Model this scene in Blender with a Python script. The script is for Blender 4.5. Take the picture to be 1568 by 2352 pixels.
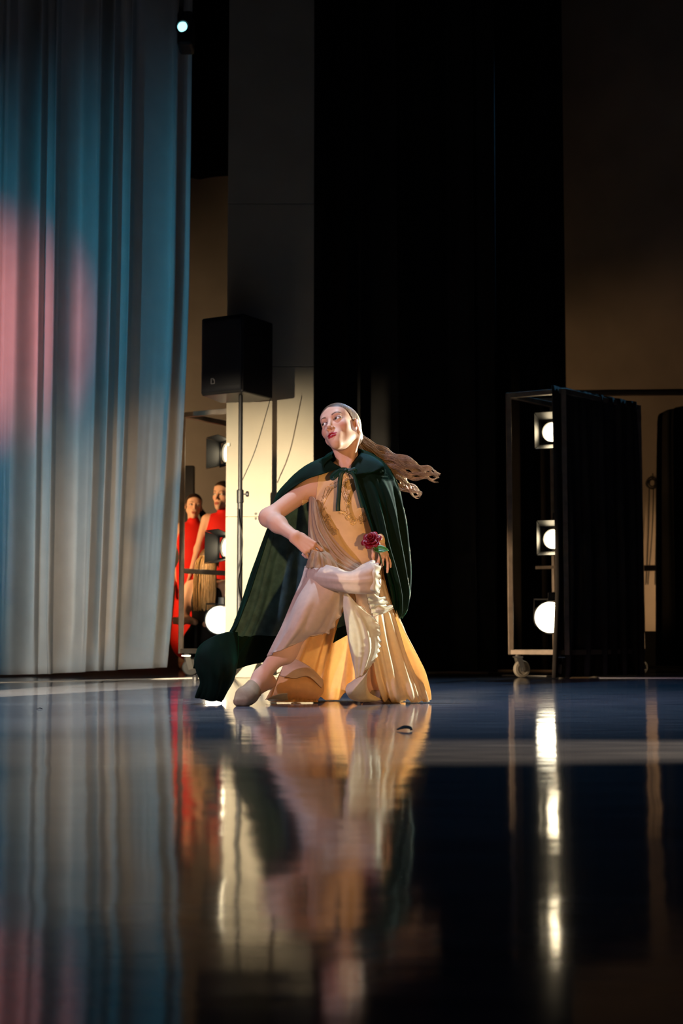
import bpy, bmesh, math, random
import numpy as np
from mathutils import Vector, Matrix
from mathutils.bvhtree import BVHTree

for _o in list(bpy.data.objects):
    bpy.data.objects.remove(_o)
SC = bpy.context.scene
COL = SC.collection
rng = np.random.default_rng(7)

# ------------------------------------------------------------------ camera
F = 3267.0                      # focal length in pixels of the 1568 x 2352 frame (50 mm)
CAM_H = 0.30                    # the camera almost lies on the stage
PITCH = math.atan((1455.0 - 1176.0) / F)
CP, SP = math.cos(PITCH), math.sin(PITCH)
cam_d = bpy.data.cameras.new('camera')
cam_d.sensor_fit = 'VERTICAL'; cam_d.sensor_height = 36.0; cam_d.sensor_width = 24.0
cam_d.lens = 50.0
cam_d.clip_start = 0.05; cam_d.clip_end = 100
cam = bpy.data.objects.new('camera', cam_d); COL.objects.link(cam)
cam.location = (0, 0, CAM_H); cam.rotation_euler = (math.radians(90) + PITCH, 0, 0)
cam_d.dof.use_dof = True; cam_d.dof.focus_distance = 6.12; cam_d.dof.aperture_fstop = 3.4
SC.camera = cam

SC.view_settings.view_transform = 'Standard'
SC.view_settings.look = 'None'
SC.view_settings.exposure = 0.0
SC.view_settings.gamma = 1.0
SC.view_settings.use_curve_mapping = False
SC.cycles.use_denoising = True
SC.cycles.max_bounces = 8
SC.cycles.transparent_max_bounces = 16
SC.cycles.sample_clamp_indirect = 6.0

world = bpy.data.worlds.new('dark_hall'); SC.world = world
world.use_nodes = True
world.node_tree.nodes['Background'].inputs[0].default_value = (0.55, 0.48, 0.85, 1)
world.node_tree.nodes['Background'].inputs[1].default_value = 0.009

Y0 = 6.16                       # depth of the dancer

def P(px, py, Y):
    """point of the stage at depth Y that the photograph shows at pixel px, py"""
    u = (px - 784.0) / F; v = (1176.0 - py) / F
    dy = CP - SP * v; dz = SP + CP * v
    t = Y / dy
    return Vector((u * t, Y, CAM_H + dz * t))

def FP(px, py):
    """floor point"""
    u = (px - 784.0) / F; v = (1176.0 - py) / F
    dy = CP - SP * v; dz = SP + CP * v
    t = -CAM_H / dz
    return Vector((u * t, dy * t, 0.0))

def D(px, py, dy=0.0):
    return P(px, py, Y0 + dy)

# ------------------------------------------------------------------ stage lights out of the frame
def spot(name, loc, target, power, color, angle=40, blend=0.3, radius=0.06):
    l = bpy.data.lights.new(name, 'SPOT')
    l.energy = power; l.color = color; l.spot_size = math.radians(angle); l.spot_blend = blend
    l.shadow_soft_size = radius
    o = bpy.data.objects.new(name, l); COL.objects.link(o)
    o.location = loc
    d = Vector(target) - Vector(loc)
    o.rotation_euler = d.to_track_quat('-Z', 'Y').to_euler()
    return o

dancer_mid = D(790, 1260)
# lavender side light from the left, high
spot('front_light_lavender', (-4.6, 1.6, 3.2), D(770, 1250), 820, (0.93, 0.70, 1.0), 18, 0.5, 0.10)
# warm front light from the right, low
spot('front_light_warm', (1.2, 0.9, 0.5), D(785, 1260), 520, (1.0, 0.56, 0.22), 16.5, 0.5, 0.08)
# hard cool side light from the right wing
spot('side_light_right', (4.2, 8.5, 1.25), D(815, 1250), 3300, (0.92, 1.0, 0.90), 21, 0.4, 0.05)
# overhead wash: a soft pool of light on the floor around the dancer
spot('overhead_wash', (-0.2, 6.4, 6.4), (-0.2, 6.4, 0.0), 1600, (0.52, 0.72, 1.0), 50, 1.0, 0.15)
# low side lights of the near wing: one washes the pier, one the white drape
spot('side_light_pier', (-2.78, 4.6, 0.96), P(600, 1480, 9.75), 6300, (1.0, 0.82, 0.56), 39, 0.9, 0.01)
spot('side_light_drape_low', (-1.9, 3.0, 0.35), P(-40, 1520, 10.0), 600, (1.0, 0.86, 0.70), 36, 1.0, 0.10)
spot('drape_light_teal', (-3.0, 5.2, 2.0), P(190, 900, 10.0), 260, (0.04, 0.45, 0.74), 60, 1.0, 0.01)
spot('drape_light_red', (-3.3, 4.6, 2.0), P(-85, 760, 10.0), 950, (1.0, 0.22, 0.16), 22, 1.0, 0.05)
# blue back light over the stage floor
spot('back_light_blue', (2.6, 12.4, 6.4), (0.8, 6.8, 0.0), 1000, (0.16, 0.52, 0.95), 40, 0.8, 0.12)
# beam skimming the floor from the right wing
spot('side_light_floor', (4.2, 3.85, 0.42), (1.0, 3.72, 0.0), 5500, (1.0, 0.80, 0.56), 14, 0.8, 0.04)
# low cross light from the left wing onto the right rack
spot('side_light_cross', (-3.4, 6.9, 0.45), P(1300, 1400, 9.8), 1300, (1.0, 0.76, 0.50), 13, 0.6, 0.05)
# backstage: a warm light on the girls, two fill lights added for the wall
spot('work_light_rear', (-2.7, 10.6, 1.2), (-1.0, 11.7, 1.05), 260, (1.0, 0.60, 0.28), 60, 0.6, 0.06)
spot('added_fill_wall', (-2.6, 11.6, 1.6), P(470, 1000, 13.2), 60, (1.0, 0.70, 0.40), 90, 0.8, 0.10)
spot('added_fill_right', (3.6, 12.3, 0.5), P(1500, 1330, 13.3), 45, (1.0, 0.62, 0.32), 70, 0.9, 0.10)

# ------------------------------------------------------------------ materials
def mat(name, color, rough=0.6, metal=0.0, spec=0.5, sheen=0.0, sheen_tint=None, trans=0.0, alpha=1.0,
        emit=None, emit_s=0.0, bump=None, var=0.0, var_scale=8.0, attr=None, coat=0.0, sss=0.0, stretch=None):
    m = bpy.data.materials.new(name); m.use_nodes = True
    nt = m.node_tree; N = nt.nodes; L = nt.links
    b = N['Principled BSDF']; out = N['Material Output']
    c4 = (*color, 1)
    b.inputs['Base Color'].default_value = c4
    b.inputs['Roughness'].default_value = rough
    b.inputs['Metallic'].default_value = metal
    b.inputs['Specular IOR Level'].default_value = spec
    if sheen:
        b.inputs['Sheen Weight'].default_value = sheen
        b.inputs['Sheen Roughness'].default_value = 0.35
        b.inputs['Sheen Tint'].default_value = (*(sheen_tint or color), 1)
    if coat:
        b.inputs['Coat Weight'].default_value = coat; b.inputs['Coat Roughness'].default_value = 0.1
    if sss:
        b.inputs['Subsurface Weight'].default_value = sss
        b.inputs['Subsurface Radius'].default_value = (0.012, 0.004, 0.002)
        b.inputs['Subsurface Scale'].default_value = 0.6
    if emit:
        b.inputs['Emission Color'].default_value = (*emit, 1); b.inputs['Emission Strength'].default_value = emit_s
    csock = None
    tc = N.new('ShaderNodeTexCoord')
    src = tc.outputs['Object']
    if stretch:
        mp = N.new('ShaderNodeMapping'); mp.inputs['Scale'].default_value = stretch
        L.new(src, mp.inputs[0]); src = mp.outputs[0]
    if attr:
        a = N.new('ShaderNodeAttribute'); a.attribute_name = attr; csock = a.outputs['Color']
    if var:
        n = N.new('ShaderNodeTexNoise'); n.inputs['Scale'].default_value = var_scale; n.inputs['Detail'].default_value = 6
        L.new(src, n.inputs['Vector'])
        mr = N.new('ShaderNodeMapRange'); mr.inputs[1].default_value = 0.3; mr.inputs[2].default_value = 0.7
        mr.inputs[3].default_value = 1 - var; mr.inputs[4].default_value = 1 + var
        L.new(n.outputs[0], mr.inputs[0])
        mx = N.new('ShaderNodeVectorMath'); mx.operation = 'SCALE'
        if csock: L.new(csock, mx.inputs[0])
        else: mx.inputs[0].default_value = color
        L.new(mr.outputs[0], mx.inputs['Scale']); csock = mx.outputs[0]
    if csock: L.new(csock, b.inputs['Base Color'])
    if bump:
        sc, st, dist = bump
        n = N.new('ShaderNodeTexNoise'); n.inputs['Scale'].default_value = sc; n.inputs['Detail'].default_value = 5
        L.new(src, n.inputs['Vector'])
        bp = N.new('ShaderNodeBump'); bp.inputs['Strength'].default_value = st; bp.inputs['Distance'].default_value = dist
        L.new(n.outputs[0], bp.inputs['Height']); L.new(bp.outputs[0], b.inputs['Normal'])
    res = b.outputs[0]
    if trans:
        t = N.new('ShaderNodeBsdfTranslucent'); t.inputs['Color'].default_value = c4
        if csock: L.new(csock, t.inputs['Color'])
        ms = N.new('ShaderNodeMixShader'); ms.inputs[0].default_value = trans
        L.new(res, ms.inputs[1]); L.new(t.outputs[0], ms.inputs[2]); res = ms.outputs[0]
    if alpha < 1:
        t = N.new('ShaderNodeBsdfTransparent')
        ms = N.new('ShaderNodeMixShader'); ms.inputs[0].default_value = alpha
        L.new(t.outputs[0], ms.inputs[1]); L.new(res, ms.inputs[2]); res = ms.outputs[0]
    L.new(res, out.inputs[0])
    return m

M = {}
def floor_material():
    m = bpy.data.materials.new('stage_floor_vinyl'); m.use_nodes = True
    nt = m.node_tree; N = nt.nodes; L = nt.links; b = N['Principled BSDF']
    tc = N.new('ShaderNodeTexCoord')
    def noise(scale, vec, detail=4):
        mp = N.new('ShaderNodeMapping'); mp.inputs['Scale'].default_value = vec
        L.new(tc.outputs['Object'], mp.inputs[0])
        n = N.new('ShaderNodeTexNoise'); n.inputs['Scale'].default_value = scale; n.inputs['Detail'].default_value = detail
        L.new(mp.outputs[0], n.inputs['Vector']); return n.outputs[0]
    scuff = noise(9, (0.35, 2.2, 1), 8)
    cr = N.new('ShaderNodeValToRGB')
    cr.color_ramp.elements[0].position = 0.35; cr.color_ramp.elements[0].color = (0.085, 0.088, 0.108, 1)
    cr.color_ramp.elements[1].position = 0.72; cr.color_ramp.elements[1].color = (0.170, 0.170, 0.190, 1)
    L.new(scuff, cr.inputs[0]); L.new(cr.outputs[0], b.inputs['Base Color'])
    mr = N.new('ShaderNodeMapRange'); mr.inputs[1].default_value = 0.3; mr.inputs[2].default_value = 0.75
    mr.inputs[3].default_value = 0.30; mr.inputs[4].default_value = 0.42
    L.new(scuff, mr.inputs[0]); L.new(mr.outputs[0], b.inputs['Roughness'])
    b.inputs['Specular IOR Level'].default_value = 0.0
    b.inputs['Coat Weight'].default_value = 0.9; b.inputs['Coat Roughness'].default_value = 0.075; b.inputs['Coat IOR'].default_value = 1.43
    w = noise(2.6, (1.0, 1.0, 1), 2); f = noise(60, (0.5, 1.6, 1), 3)
    b1 = N.new('ShaderNodeBump'); b1.inputs['Strength'].default_value = 0.10; b1.inputs['Distance'].default_value = 0.02
    L.new(w, b1.inputs['Height'])
    b2 = N.new('ShaderNodeBump'); b2.inputs['Strength'].default_value = 0.05; b2.inputs['Distance'].default_value = 0.002
    L.new(f, b2.inputs['Height']); L.new(b1.outputs[0], b2.inputs['Normal']); L.new(b2.outputs[0], b.inputs['Normal']); 
    f2 = noise(22, (0.25, 1.3, 1), 3)
    b3 = N.new('ShaderNodeBump'); b3.inputs['Strength'].default_value = 0.06; b3.inputs['Distance'].default_value = 0.006
    L.new(f2, b3.inputs['Height']); L.new(b1.outputs[0], b3.inputs['Normal']); L.new(b3.outputs[0], b.inputs['Coat Normal'])
    return m
M['floor'] = floor_material()
M['pier'] = mat('cream_painted_plaster', (0.32, 0.285, 0.22), 0.75, var=0.10, var_scale=2.5, bump=(30, 0.15, 0.004))
M['wall'] = mat('brown_backstage_wall', (0.42, 0.34, 0.26), 0.85, var=0.2, var_scale=1.2)
M['black_wall'] = mat('black_paint', (0.012, 0.012, 0.012), 0.9)
M['white_cloth'] = mat('white_stage_cloth', (0.72, 0.72, 0.70), 0.9, trans=0.15, var=0.05, var_scale=6, bump=(120, 0.1, 0.002), spec=0.1)
M['black_cloth'] = mat('black_stage_cloth', (0.014, 0.013, 0.012), 0.95, sheen=0.08, sheen_tint=(0.25, 0.22, 0.2), spec=0.1, var=0.3, var_scale=3)
M['rack_cloth'] = mat('lightened_black_cloth', (0.045, 0.038, 0.033), 0.95, sheen=0.2, sheen_tint=(0.4, 0.35, 0.3), spec=0.1, var=0.3, var_scale=3)  # black lightened in the colour so the unlit folds show
M['black_metal'] = mat('black_powder_coat', (0.030, 0.027, 0.025), 0.5, metal=0.2, var=0.2, var_scale=20)
M['rack_metal'] = mat('lit_rack_steel', (0.26, 0.19, 0.135), 0.5, metal=0.2, var=0.25, var_scale=14)  # base colour raised in place of light on the racks
M['black_plastic'] = mat('black_plastic', (0.008, 0.008, 0.010), 0.5, bump=(300, 0.2, 0.001))
M['grille'] = mat('speaker_grille_black', (0.012, 0.013, 0.018), 0.65, bump=(500, 0.4, 0.001))
M['steel'] = mat('zinc_steel', (0.62, 0.60, 0.55), 0.3, metal=0.9)
M['rubber'] = mat('grey_rubber', (0.42, 0.36, 0.28), 0.6)
M['lens'] = mat('glowing_lens', (1, 1, 1), 0.3, emit=(1.0, 0.82, 0.52), emit_s=18)
M['lens_round'] = mat('glowing_round_lens', (1, 1, 1), 0.3, emit=(1.0, 0.88, 0.62), emit_s=9)
M['lens_cyan'] = mat('glowing_cyan_lens', (1, 1, 1), 0.3, emit=(0.35, 0.92, 1.0), emit_s=2.2)
M['reflector'] = mat('lamp_reflector', (0.8, 0.75, 0.65), 0.25, metal=0.8)
M['tape_or_light'] = mat('white_tape_or_light_strip', (0.75, 0.72, 0.66), 0.6)
M['logo'] = mat('silver_badge', (0.5, 0.5, 0.52), 0.4, metal=0.6)
M['cable'] = mat('black_cable', (0.02, 0.02, 0.02), 0.5)

# ------------------------------------------------------------------ mesh helpers
def link(name, me, m, parent=None, smooth=False):
    o = bpy.data.objects.new(name, me); COL.objects.link(o)
    if m is not None:
        for k in (m if isinstance(m, (list, tuple)) else [m]): me.materials.append(k)
    if smooth:
        me.polygons.foreach_set('use_smooth', np.ones(len(me.polygons), dtype=bool))
    if parent is not None: o.parent = parent
    return o

def tag(o, label=None, cat=None, group=None, kind=None):
    if label: o['label'] = label
    if cat: o['category'] = cat
    if group: o['group'] = group
    if kind: o['kind'] = kind
    return o

def empty(name, loc=(0, 0, 0), label=None, cat=None, group=None):
    o = bpy.data.objects.new(name, None); COL.objects.link(o); o.location = loc
    o.empty_display_size = 0.1
    bpy.context.view_layer.update()
    return tag(o, label, cat, group)

def wloc(o):
    v = np.zeros(3)
    while o is not None: v = v + np.array(o.location); o = o.parent
    return v

def pydata(name, v, f, m, parent=None, smooth=False, world_space=True):
    me = bpy.data.meshes.new(name)
    v = np.asarray(v, dtype=float)
    if parent is not None and world_space:
        v = v - wloc(parent)
    me.from_pydata([tuple(p) for p in v], [], [tuple(int(i) for i in q) for q in f])
    me.update()
    return link(name, me, m, parent, smooth)

class MB:
    """collects simple shapes (world space) into one mesh"""
    def __init__(s): s.v = []; s.f = []
    def add(s, v, f):
        k = len(s.v); s.v += [tuple(p) for p in v]; s.f += [tuple(i + k for i in q) for q in f]; return s
    def box(s, c, half, R=None, bev=0.0):
        c = np.array(c, float); h = np.array(half, float); R = np.eye(3) if R is None else np.array(R)
        bm = bmesh.new(); bmesh.ops.create_cube(bm, size=2.0)
        for q in bm.verts: q.co = Vector((q.co.x * h[0], q.co.y * h[1], q.co.z * h[2]))
        if bev: bmesh.ops.bevel(bm, geom=list(bm.edges), offset=bev, segments=2, affect='EDGES', profile=0.5)
        bm.verts.index_update()
        vs = [c + R @ np.array(q.co) for q in bm.verts]; fs = [[q.index for q in f.verts] for f in bm.faces]
        bm.free(); return s.add(vs, fs)
    def bar(s, a, b, w, h=None, bev=0.0):
        """square bar from a to b"""
        a = Vector(a); b = Vector(b); d = b - a
        z = d.normalized(); x = z.cross(Vector((0, 0, 1)))
        if x.length < 1e-4: x = Vector((1, 0, 0))
        x.normalize(); y = z.cross(x)
        R = np.array([x, y, z]).T
        return s.box((a + b) / 2, (w / 2, (h or w) / 2, d.length / 2), R, bev)
    def tube(s, pts, r, n=8, caps=True):
        pts = [Vector(p) for p in pts]; m = len(pts)
        rs = r if hasattr(r, '__len__') else [r] * m
        vs = []; fs = []
        up = None
        for i in range(m):
            t = (pts[min(i + 1, m - 1)] - pts[max(i - 1, 0)]).normalized()
            if up is None:
                up = t.cross(Vector((0.3, 0.2, 0.9)))
                if up.length < 1e-3: up = t.cross(Vector((1, 0, 0)))
                up.normalize()
            up = (up - t * up.dot(t)).normalized(); w = t.cross(up)
            for k in range(n):
                a = 2 * math.pi * k / n
                vs.append(pts[i] + (up * math.cos(a) + w * math.sin(a)) * rs[i])
        for i in range(m - 1):
            for k in range(n):
                fs.append((i * n + k, i * n + (k + 1) % n, (i + 1) * n + (k + 1) % n, (i + 1) * n + k))
        if caps:
            fs.append(tuple(range(n - 1, -1, -1))); fs.append(tuple((m - 1) * n + k for k in range(n)))
        return s.add(vs, fs)
    def lathe(s, c, axis, prof, n=24):
        """profile of (radius, distance along axis)"""
        c = Vector(c); z = Vector(axis).normalized()
        x = z.cross(Vector((0, 0, 1)))
        if x.length < 1e-4: x = Vector((1, 0, 0))
        x.normalize(); y = z.cross(x)
        vs = []; fs = []
        for r, h in prof:
            for k in range(n):
                a = 2 * math.pi * k / n
                vs.append(c + z * h + (x * math.cos(a) + y * math.sin(a)) * max(r, 1e-5))
        for i in range(len(prof) - 1):
            for k in range(n):
                fs.append((i * n + k, i * n + (k + 1) % n, (i + 1) * n + (k + 1) % n, (i + 1) * n + k))
        return s.add(vs, fs)
    def build(s, name, m, parent=None, smooth=False):
        return pydata(name, s.v, s.f, m, parent, smooth)

def autosmooth(o, ang=40):
    me = o.data
    me.polygons.foreach_set('use_smooth', np.ones(len(me.polygons), dtype=bool))
    try: me.set_sharp_from_angle(angle=math.radians(ang))
    except Exception: pass
    return o

def catmull(ctrl, n, t_ctrl=None):
    """Catmull-Rom through control points (k x d) -> n samples"""
    c = np.asarray(ctrl, float); k = len(c)
    if k == 2:
        t = np.linspace(0, 1, n)[:, None]; return c[0] * (1 - t) + c[1] * t
    cc = np.vstack([2 * c[0] - c[1], c, 2 * c[-1] - c[-2]])
    t = np.linspace(0, k - 1, n) if t_ctrl is None else np.asarray(t_ctrl) * (k - 1)
    i = np.minimum(t.astype(int), k - 2); f = (t - i)[:, None]
    p0, p1, p2, p3 = cc[i], cc[i + 1], cc[i + 2], cc[i + 3]
    return 0.5 * (2 * p1 + (p2 - p0) * f + (2 * p0 - 5 * p1 + 4 * p2 - p3) * f ** 2 + (3 * p1 - p0 - 3 * p2 + p3) * f ** 3)

def surf(rows, nu, nv):
    """rows of control points (each row left to right) -> nv x nu x 3 grid"""
    R = np.array([catmull(r, nu) for r in rows])
    out = np.zeros((nv, nu, R.shape[2]))
    for j in range(nu): out[:, j] = catmull(R[:, j], nv)
    return out

def grid_faces(nv, nu, closed=False):
    i = np.arange(nv - 1)[:, None]; j = np.arange(nu if closed else nu - 1)[None, :]
    j2 = (j + 1) % nu
    a = i * nu + j; b = i * nu + j2; c = (i + 1) * nu + j2; d = (i + 1) * nu + j
    return np.stack([a, b, c, d], -1).reshape(-1, 4)

def normals(G):
    du = np.gradient(G, axis=1); dv = np.gradient(G, axis=0)
    n = np.cross(du, dv); l = np.linalg.norm(n, axis=2, keepdims=True); return n / np.maximum(l, 1e-9)

def sheet(name, G, m, parent=None, thick=0.003, offset=0.0, mat_off=0, face_mat=None):
    nv, nu, _ = G.shape
    o = pydata(name, G.reshape(-1, 3), grid_faces(nv, nu), m, parent, True)
    if face_mat is not None:
        o.data.polygons.foreach_set('material_index', face_mat.astype(np.int32))
    if thick:
        s = o.modifiers.new('thickness', 'SOLIDIFY'); s.thickness = thick; s.offset = offset
        s.material_offset = mat_off; s.material_offset_rim = 0
    return o
# ================================================================== THE SETTING
def plane(name, a, b, c, d, m, thick=0.0):
    o = pydata(name, [a, b, c, d], [(0, 1, 2, 3)], m)
    return tag(o, kind='structure')
fl = MB().box((0, 8.0, -0.05), (8.0, 9.5, 0.05)).build('floor', M['floor']); tag(fl, 'glossy dark vinyl stage floor with mirror-like reflections', kind='structure')
tag(MB().box((0, 13.4, 3.6), (8.0, 0.1, 3.6)).build('wall_back', M['wall']), kind='structure')
tag(MB().box((-7.9, 8.0, 3.6), (0.1, 5.4, 3.6)).build('wall_left', M['black_wall']), kind='structure')
tag(MB().box((7.9, 8.0, 3.6), (0.1, 5.4, 3.6)).build('wall_right', M['black_wall']), kind='structure')
tag(MB().box((0, 8.0, 7.3), (8.0, 5.5, 0.1)).build('ceiling', M['black_wall']), kind='structure')

# cream pier in front of the left lamp rack: slabs with a horizontal joint
YP = 9.75
x0 = P(518, 1200, YP).x; x1 = P(720, 1000, YP).x
zj = P(600, 1187, YP).z; zk = P(600, 842, YP).z
pier = MB().box(((x0 + x1) / 2, YP + 0.09, 3.58), ((x1 - x0) / 2 - 0.01, 0.06, 3.58)).build('wall_pier', M['pier'])
tag(pier, kind='structure')
for za, zb in ((0.001, zj - 0.002), (zj + 0.002, zk - 0.002), (zk + 0.002, 3.3), (3.304, 7.18)):
    MB().box(((x0 + x1) / 2, YP + 0.02, (za + zb) / 2), ((x1 - x0) / 2, 0.02, (zb - za) / 2), bev=0.003).build('panel', M['pier'], pier)
for (px, py) in ((587, 1180), (587, 1191)):
    c = P(px, py, YP - 0.001)
    MB().lathe(c, (0, -1, 0), [(0.0, 0.003), (0.008, 0.003), (0.009, 0), (0.009, -0.004)], 10).build('bolt', M['black_metal'], pier)
MB().box(P(524, 1021, YP - 0.006), (0.011, 0.006, 0.012), bev=0.003).build('wall_switch', M['white_cloth'], pier)

# black masking border hanging in front of the rear wall, upper left
zb = P(523, 405, 12.4).z
def drape(name, X0, X1, Yc, z0, z1, amp, wl, m, seed, nu=160, nv=24, flare=0.0, edge=None, hem=None, thick=0.004):
    r = np.random.default_rng(seed)
    u = np.linspace(0, 1, nu); v = np.linspace(0, 1, nv)       # v: 0 bottom .. 1 top
    W = X1 - X0
    x = u * W
    ph = np.cumsum(1 + 0.75 * np.sin(2 * np.pi * (x / (wl * 2.7)) + r.uniform(0, 6)) ) ; ph = ph / ph[-1] * (W / wl) * 2 * np.pi
    f1 = np.sin(ph + r.uniform(0, 6)); f2 = np.sin(2.3 * ph + r.uniform(0, 6)); f3 = np.sin(0.37 * ph + r.uniform(0, 6))
    G = np.zeros((nv, nu, 3))
    for k, vv in enumerate(v):
        low = 1 - vv
        a = amp * (1 + flare * low)
        drift = 0.05 * low * np.sin(3 * u * np.pi + seed)
        G[k, :, 0] = X0 + x + 0.35 * a * np.cos(ph + 1.0) + drift * 0.5
        G[k, :, 1] = Yc + a * (f1 + 0.35 * f2 * (0.6 + 0.8 * vv) + 0.8 * f3)
        zb_ = z0 + (hem(u) if hem is not None else 0.0)
        G[k, :, 2] = zb_ + (z1 - zb_) * vv
        if edge is not None: G[k, :, 0] += edge(u, vv)
    return G
B = M['black_cloth']
def black_drape(name, X0, X1, Yc, z0, z1, amp, wl, seed, label, **kw):
    G = drape(name, X0, X1, Yc, z0, z1, amp, wl, B, seed, **kw)
    return tag(sheet(name, G, B, None, 0.004), label, 'curtain', 'black masking curtains')
black_drape('masking_border', -3.6, P(760, 400, 12.4).x, 12.4, zb, 7.1, 0.05, 0.35, 3, 'black border curtain hanging high above the brown rear wall at the left', nv=6)
black_drape('stage_curtain', P(716, 1000, 10.4).x, P(905, 1000, 10.4).x, 10.4, 0.01, 7.1, 0.05, 0.22, 5, 'black curtain hanging directly behind the dancing woman, beside the cream pier')
black_drape('stage_curtain', P(880, 1000, 10.9).x, P(1135, 1000, 10.9).x, 10.9, 0.01, 7.1, 0.06, 0.3, 8, 'black curtain hanging between the dancing woman and the right lamp rack')
black_drape('stage_curtain', P(1110, 1000, 11.5).x, P(1312, 1000, 11.5).x, 11.5, 0.01, 7.1, 0.05, 0.3, 13, 'black curtain hanging straight behind the right lamp rack')
# white drape on the left
Xr = P(428, 600, 10.0).x
def white_edge(u, vv):
    low = np.clip((0.40 - vv) / 0.40, 0, 1)
    return -0.115 * low ** 1.5 * np.clip((u - 0.62) / 0.38, 0, 1) ** 1.2
Gw = drape('w', -3.9, Xr, 10.02, 0.012, 7.1, 0.10, 0.19, None, 21, nu=420, nv=110, hem=lambda u: 0.050 * np.clip((u - 0.6) / 0.4, 0, 1), edge=white_edge)
# long soft wrinkles near the hem
uu = np.linspace(0, 1, 420)[None, :]; vv = np.linspace(0, 1, 110)[:, None]
wr = np.zeros((110, 420))
r2 = np.random.default_rng(4)
for k in range(75):
    c = r2.uniform(0.05, 1.0); w = r2.uniform(0.0022, 0.006); v0 = r2.uniform(0.03, 0.2); vl = r2.uniform(0.04, 0.13); sl = r2.uniform(-0.05, 0.05)
    wr += r2.uniform(-0.014, 0.014) * np.exp(-((uu - c - sl * (vv - v0)) / w) ** 2) * np.exp(-((vv - v0) / vl) ** 2)
low = np.clip((0.045 - vv) / 0.045, 0, 1)
Gw[:, :, 1] += wr * (1 - low) + low * 0.5 * (10.0 - Gw[:, :, 1]) 
tag(sheet('white_drape', Gw, M['white_cloth'], None, 0.003), 'tall white cloth curtain at the left edge, lit teal and pink', 'curtain')

# pale strips on the floor: two tapes and one streak of light
def tape(a, b, w, name, label):
    a = Vector(a); b = Vector(b); d = (b - a).normalized(); n = Vector((-d.y, d.x, 0)) * w / 2
    o = MB().add([a - n + Vector((0, 0, .0005)), b - n + Vector((0, 0, .0005)), b + n + Vector((0, 0, .0005)), a + n + Vector((0, 0, .0005)),
                  a - n + Vector((0, 0, .003)), b - n + Vector((0, 0, .003)), b + n + Vector((0, 0, .003)), a + n + Vector((0, 0, .003))],
                 [(4, 5, 6, 7), (0, 1, 5, 4), (1, 2, 6, 5), (2, 3, 7, 6), (3, 0, 4, 7), (3, 2, 1, 0)]).build(name, M['tape_or_light'])
    return tag(o, label, 'tape')
tape(FP(1375, 1557), FP(1700, 1558), 0.14, 'floor_tape_or_light', 'white tape strip on the floor right of the draped lamp rack')
tape(FP(1160, 1551), FP(1262, 1553), 0.10, 'floor_tape_or_light', 'short white tape strip on the floor under the right lamp rack')
tape(FP(-300, 1574), FP(470, 1557), 0.11, 'floor_tape_or_light', 'long white strip standing in for a streak of light on the floor in front of the white drape')  # streak of light on the floor, laid as a white strip

# ================================================================== LAMP RACKS
def rack(name, A, dB, lB, dC, lC, ztop, shelves, label, w=0.036, legs=('A', 'B', 'C', 'D')):
    A = Vector((A[0], A[1], 0)); dB = Vector((*dB, 0)).normalized(); dC = Vector((*dC, 0)).normalized()
    c = {'A': A, 'B': A + dB * lB, 'C': A + dC * lC, 'D': A + dB * lB + dC * lC}
    root = empty(name, A, label, 'rack')
    z0 = 0.155
    for k in 'ABCD':
        MB().bar(c[k] + Vector((0, 0, z0)), c[k] + Vector((0, 0, ztop)), w, bev=0.004).build('post', M['rack_metal'], root)
    for (z, prs) in [(ztop - w / 2, 'AB AC BD CD')] + [(z0 + w / 2, 'AB AC BD CD')] + shelves:
        for pr in prs.split():
            MB().bar(c[pr[0]] + Vector((0, 0, z)), c[pr[1]] + Vector((0, 0, z)), w * 0.96, bev=0.003).build('rail', M['rack_metal'], root)
    for k, sgn in (('A', 1), ('B', -1), ('C', 1), ('D', -1)):
        p = c[k] + (dB * 0.05 * sgn)
        ang = {'A': 0.35, 'B': 1.0, 'C': 2.0, 'D': 0.2}[k]
        caster(p, ang, root)
    return root, c

def caster(p, ang, root, r=0.058):
    d = Vector((math.cos(ang), math.sin(ang), 0)); s = Vector((-d.y, d.x, 0))
    ax = p + d * 0.028
    w = MB().lathe(Vector((ax.x, ax.y, r)) - s * 0.018, s, [(0.010, 0), (r * 0.62, 0), (r * 0.66, -0.003), (r * 0.94, -0.001), (r, 0.006), (r, 0.03), (r * 0.94, 0.037), (r * 0.66, 0.039), (r * 0.62, 0.036), (0.01, 0.036)], 28)
    wo = autosmooth(w.build('caster_wheel', M['rubber'], root))
    MB().lathe(Vector((ax.x, ax.y, r)) - s * 0.032, s, [(0.0, 0), (0.012, 0), (0.012, 0.064), (0, 0.064)], 10).build('axle_bolt', M['steel'], wo)
    f = MB()
    top = Vector((p.x, p.y, 0.140))
    for sg in (-1, 1):
        a = top + s * 0.024 * sg; b = Vector((ax.x, ax.y, r - 0.014)) + s * 0.027 * sg
        f.bar(a, b, 0.004, 0.036)
    f.box(top, (0.032, 0.032, 0.004)); f.lathe(top, (0, 0, 1), [(0, 0.02), (0.014, 0.02), (0.02, 0.004), (0.026, -0.004), (0, -0.004)], 16)
    f.build('caster_fork', M['steel'], root)

YA = 10.32
AL = P(417, 1300, YA)
zt = P(417, 948, YA).z
rl, cl = rack('lamp_rack', (AL.x, YA), (0.348, -0.20), 0.60, (0.297, 0.43), 0.62, zt,
              [(P(425, 1311, YA).z, 'AC')], 'black steel rolling lamp rack between the white drape and the cream pier')
YR = 9.80
AR = P(1171, 1300, YR)
ztr = P(1168, 903, YR).z
rr, cr_ = rack('lamp_rack', (AR.x, YR), (0.338, -0.18), 0.40, (0.66, 0.72), 0.98, ztr, [], 'steel rolling lamp rack at the right, its side covered with black cloth')
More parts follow.
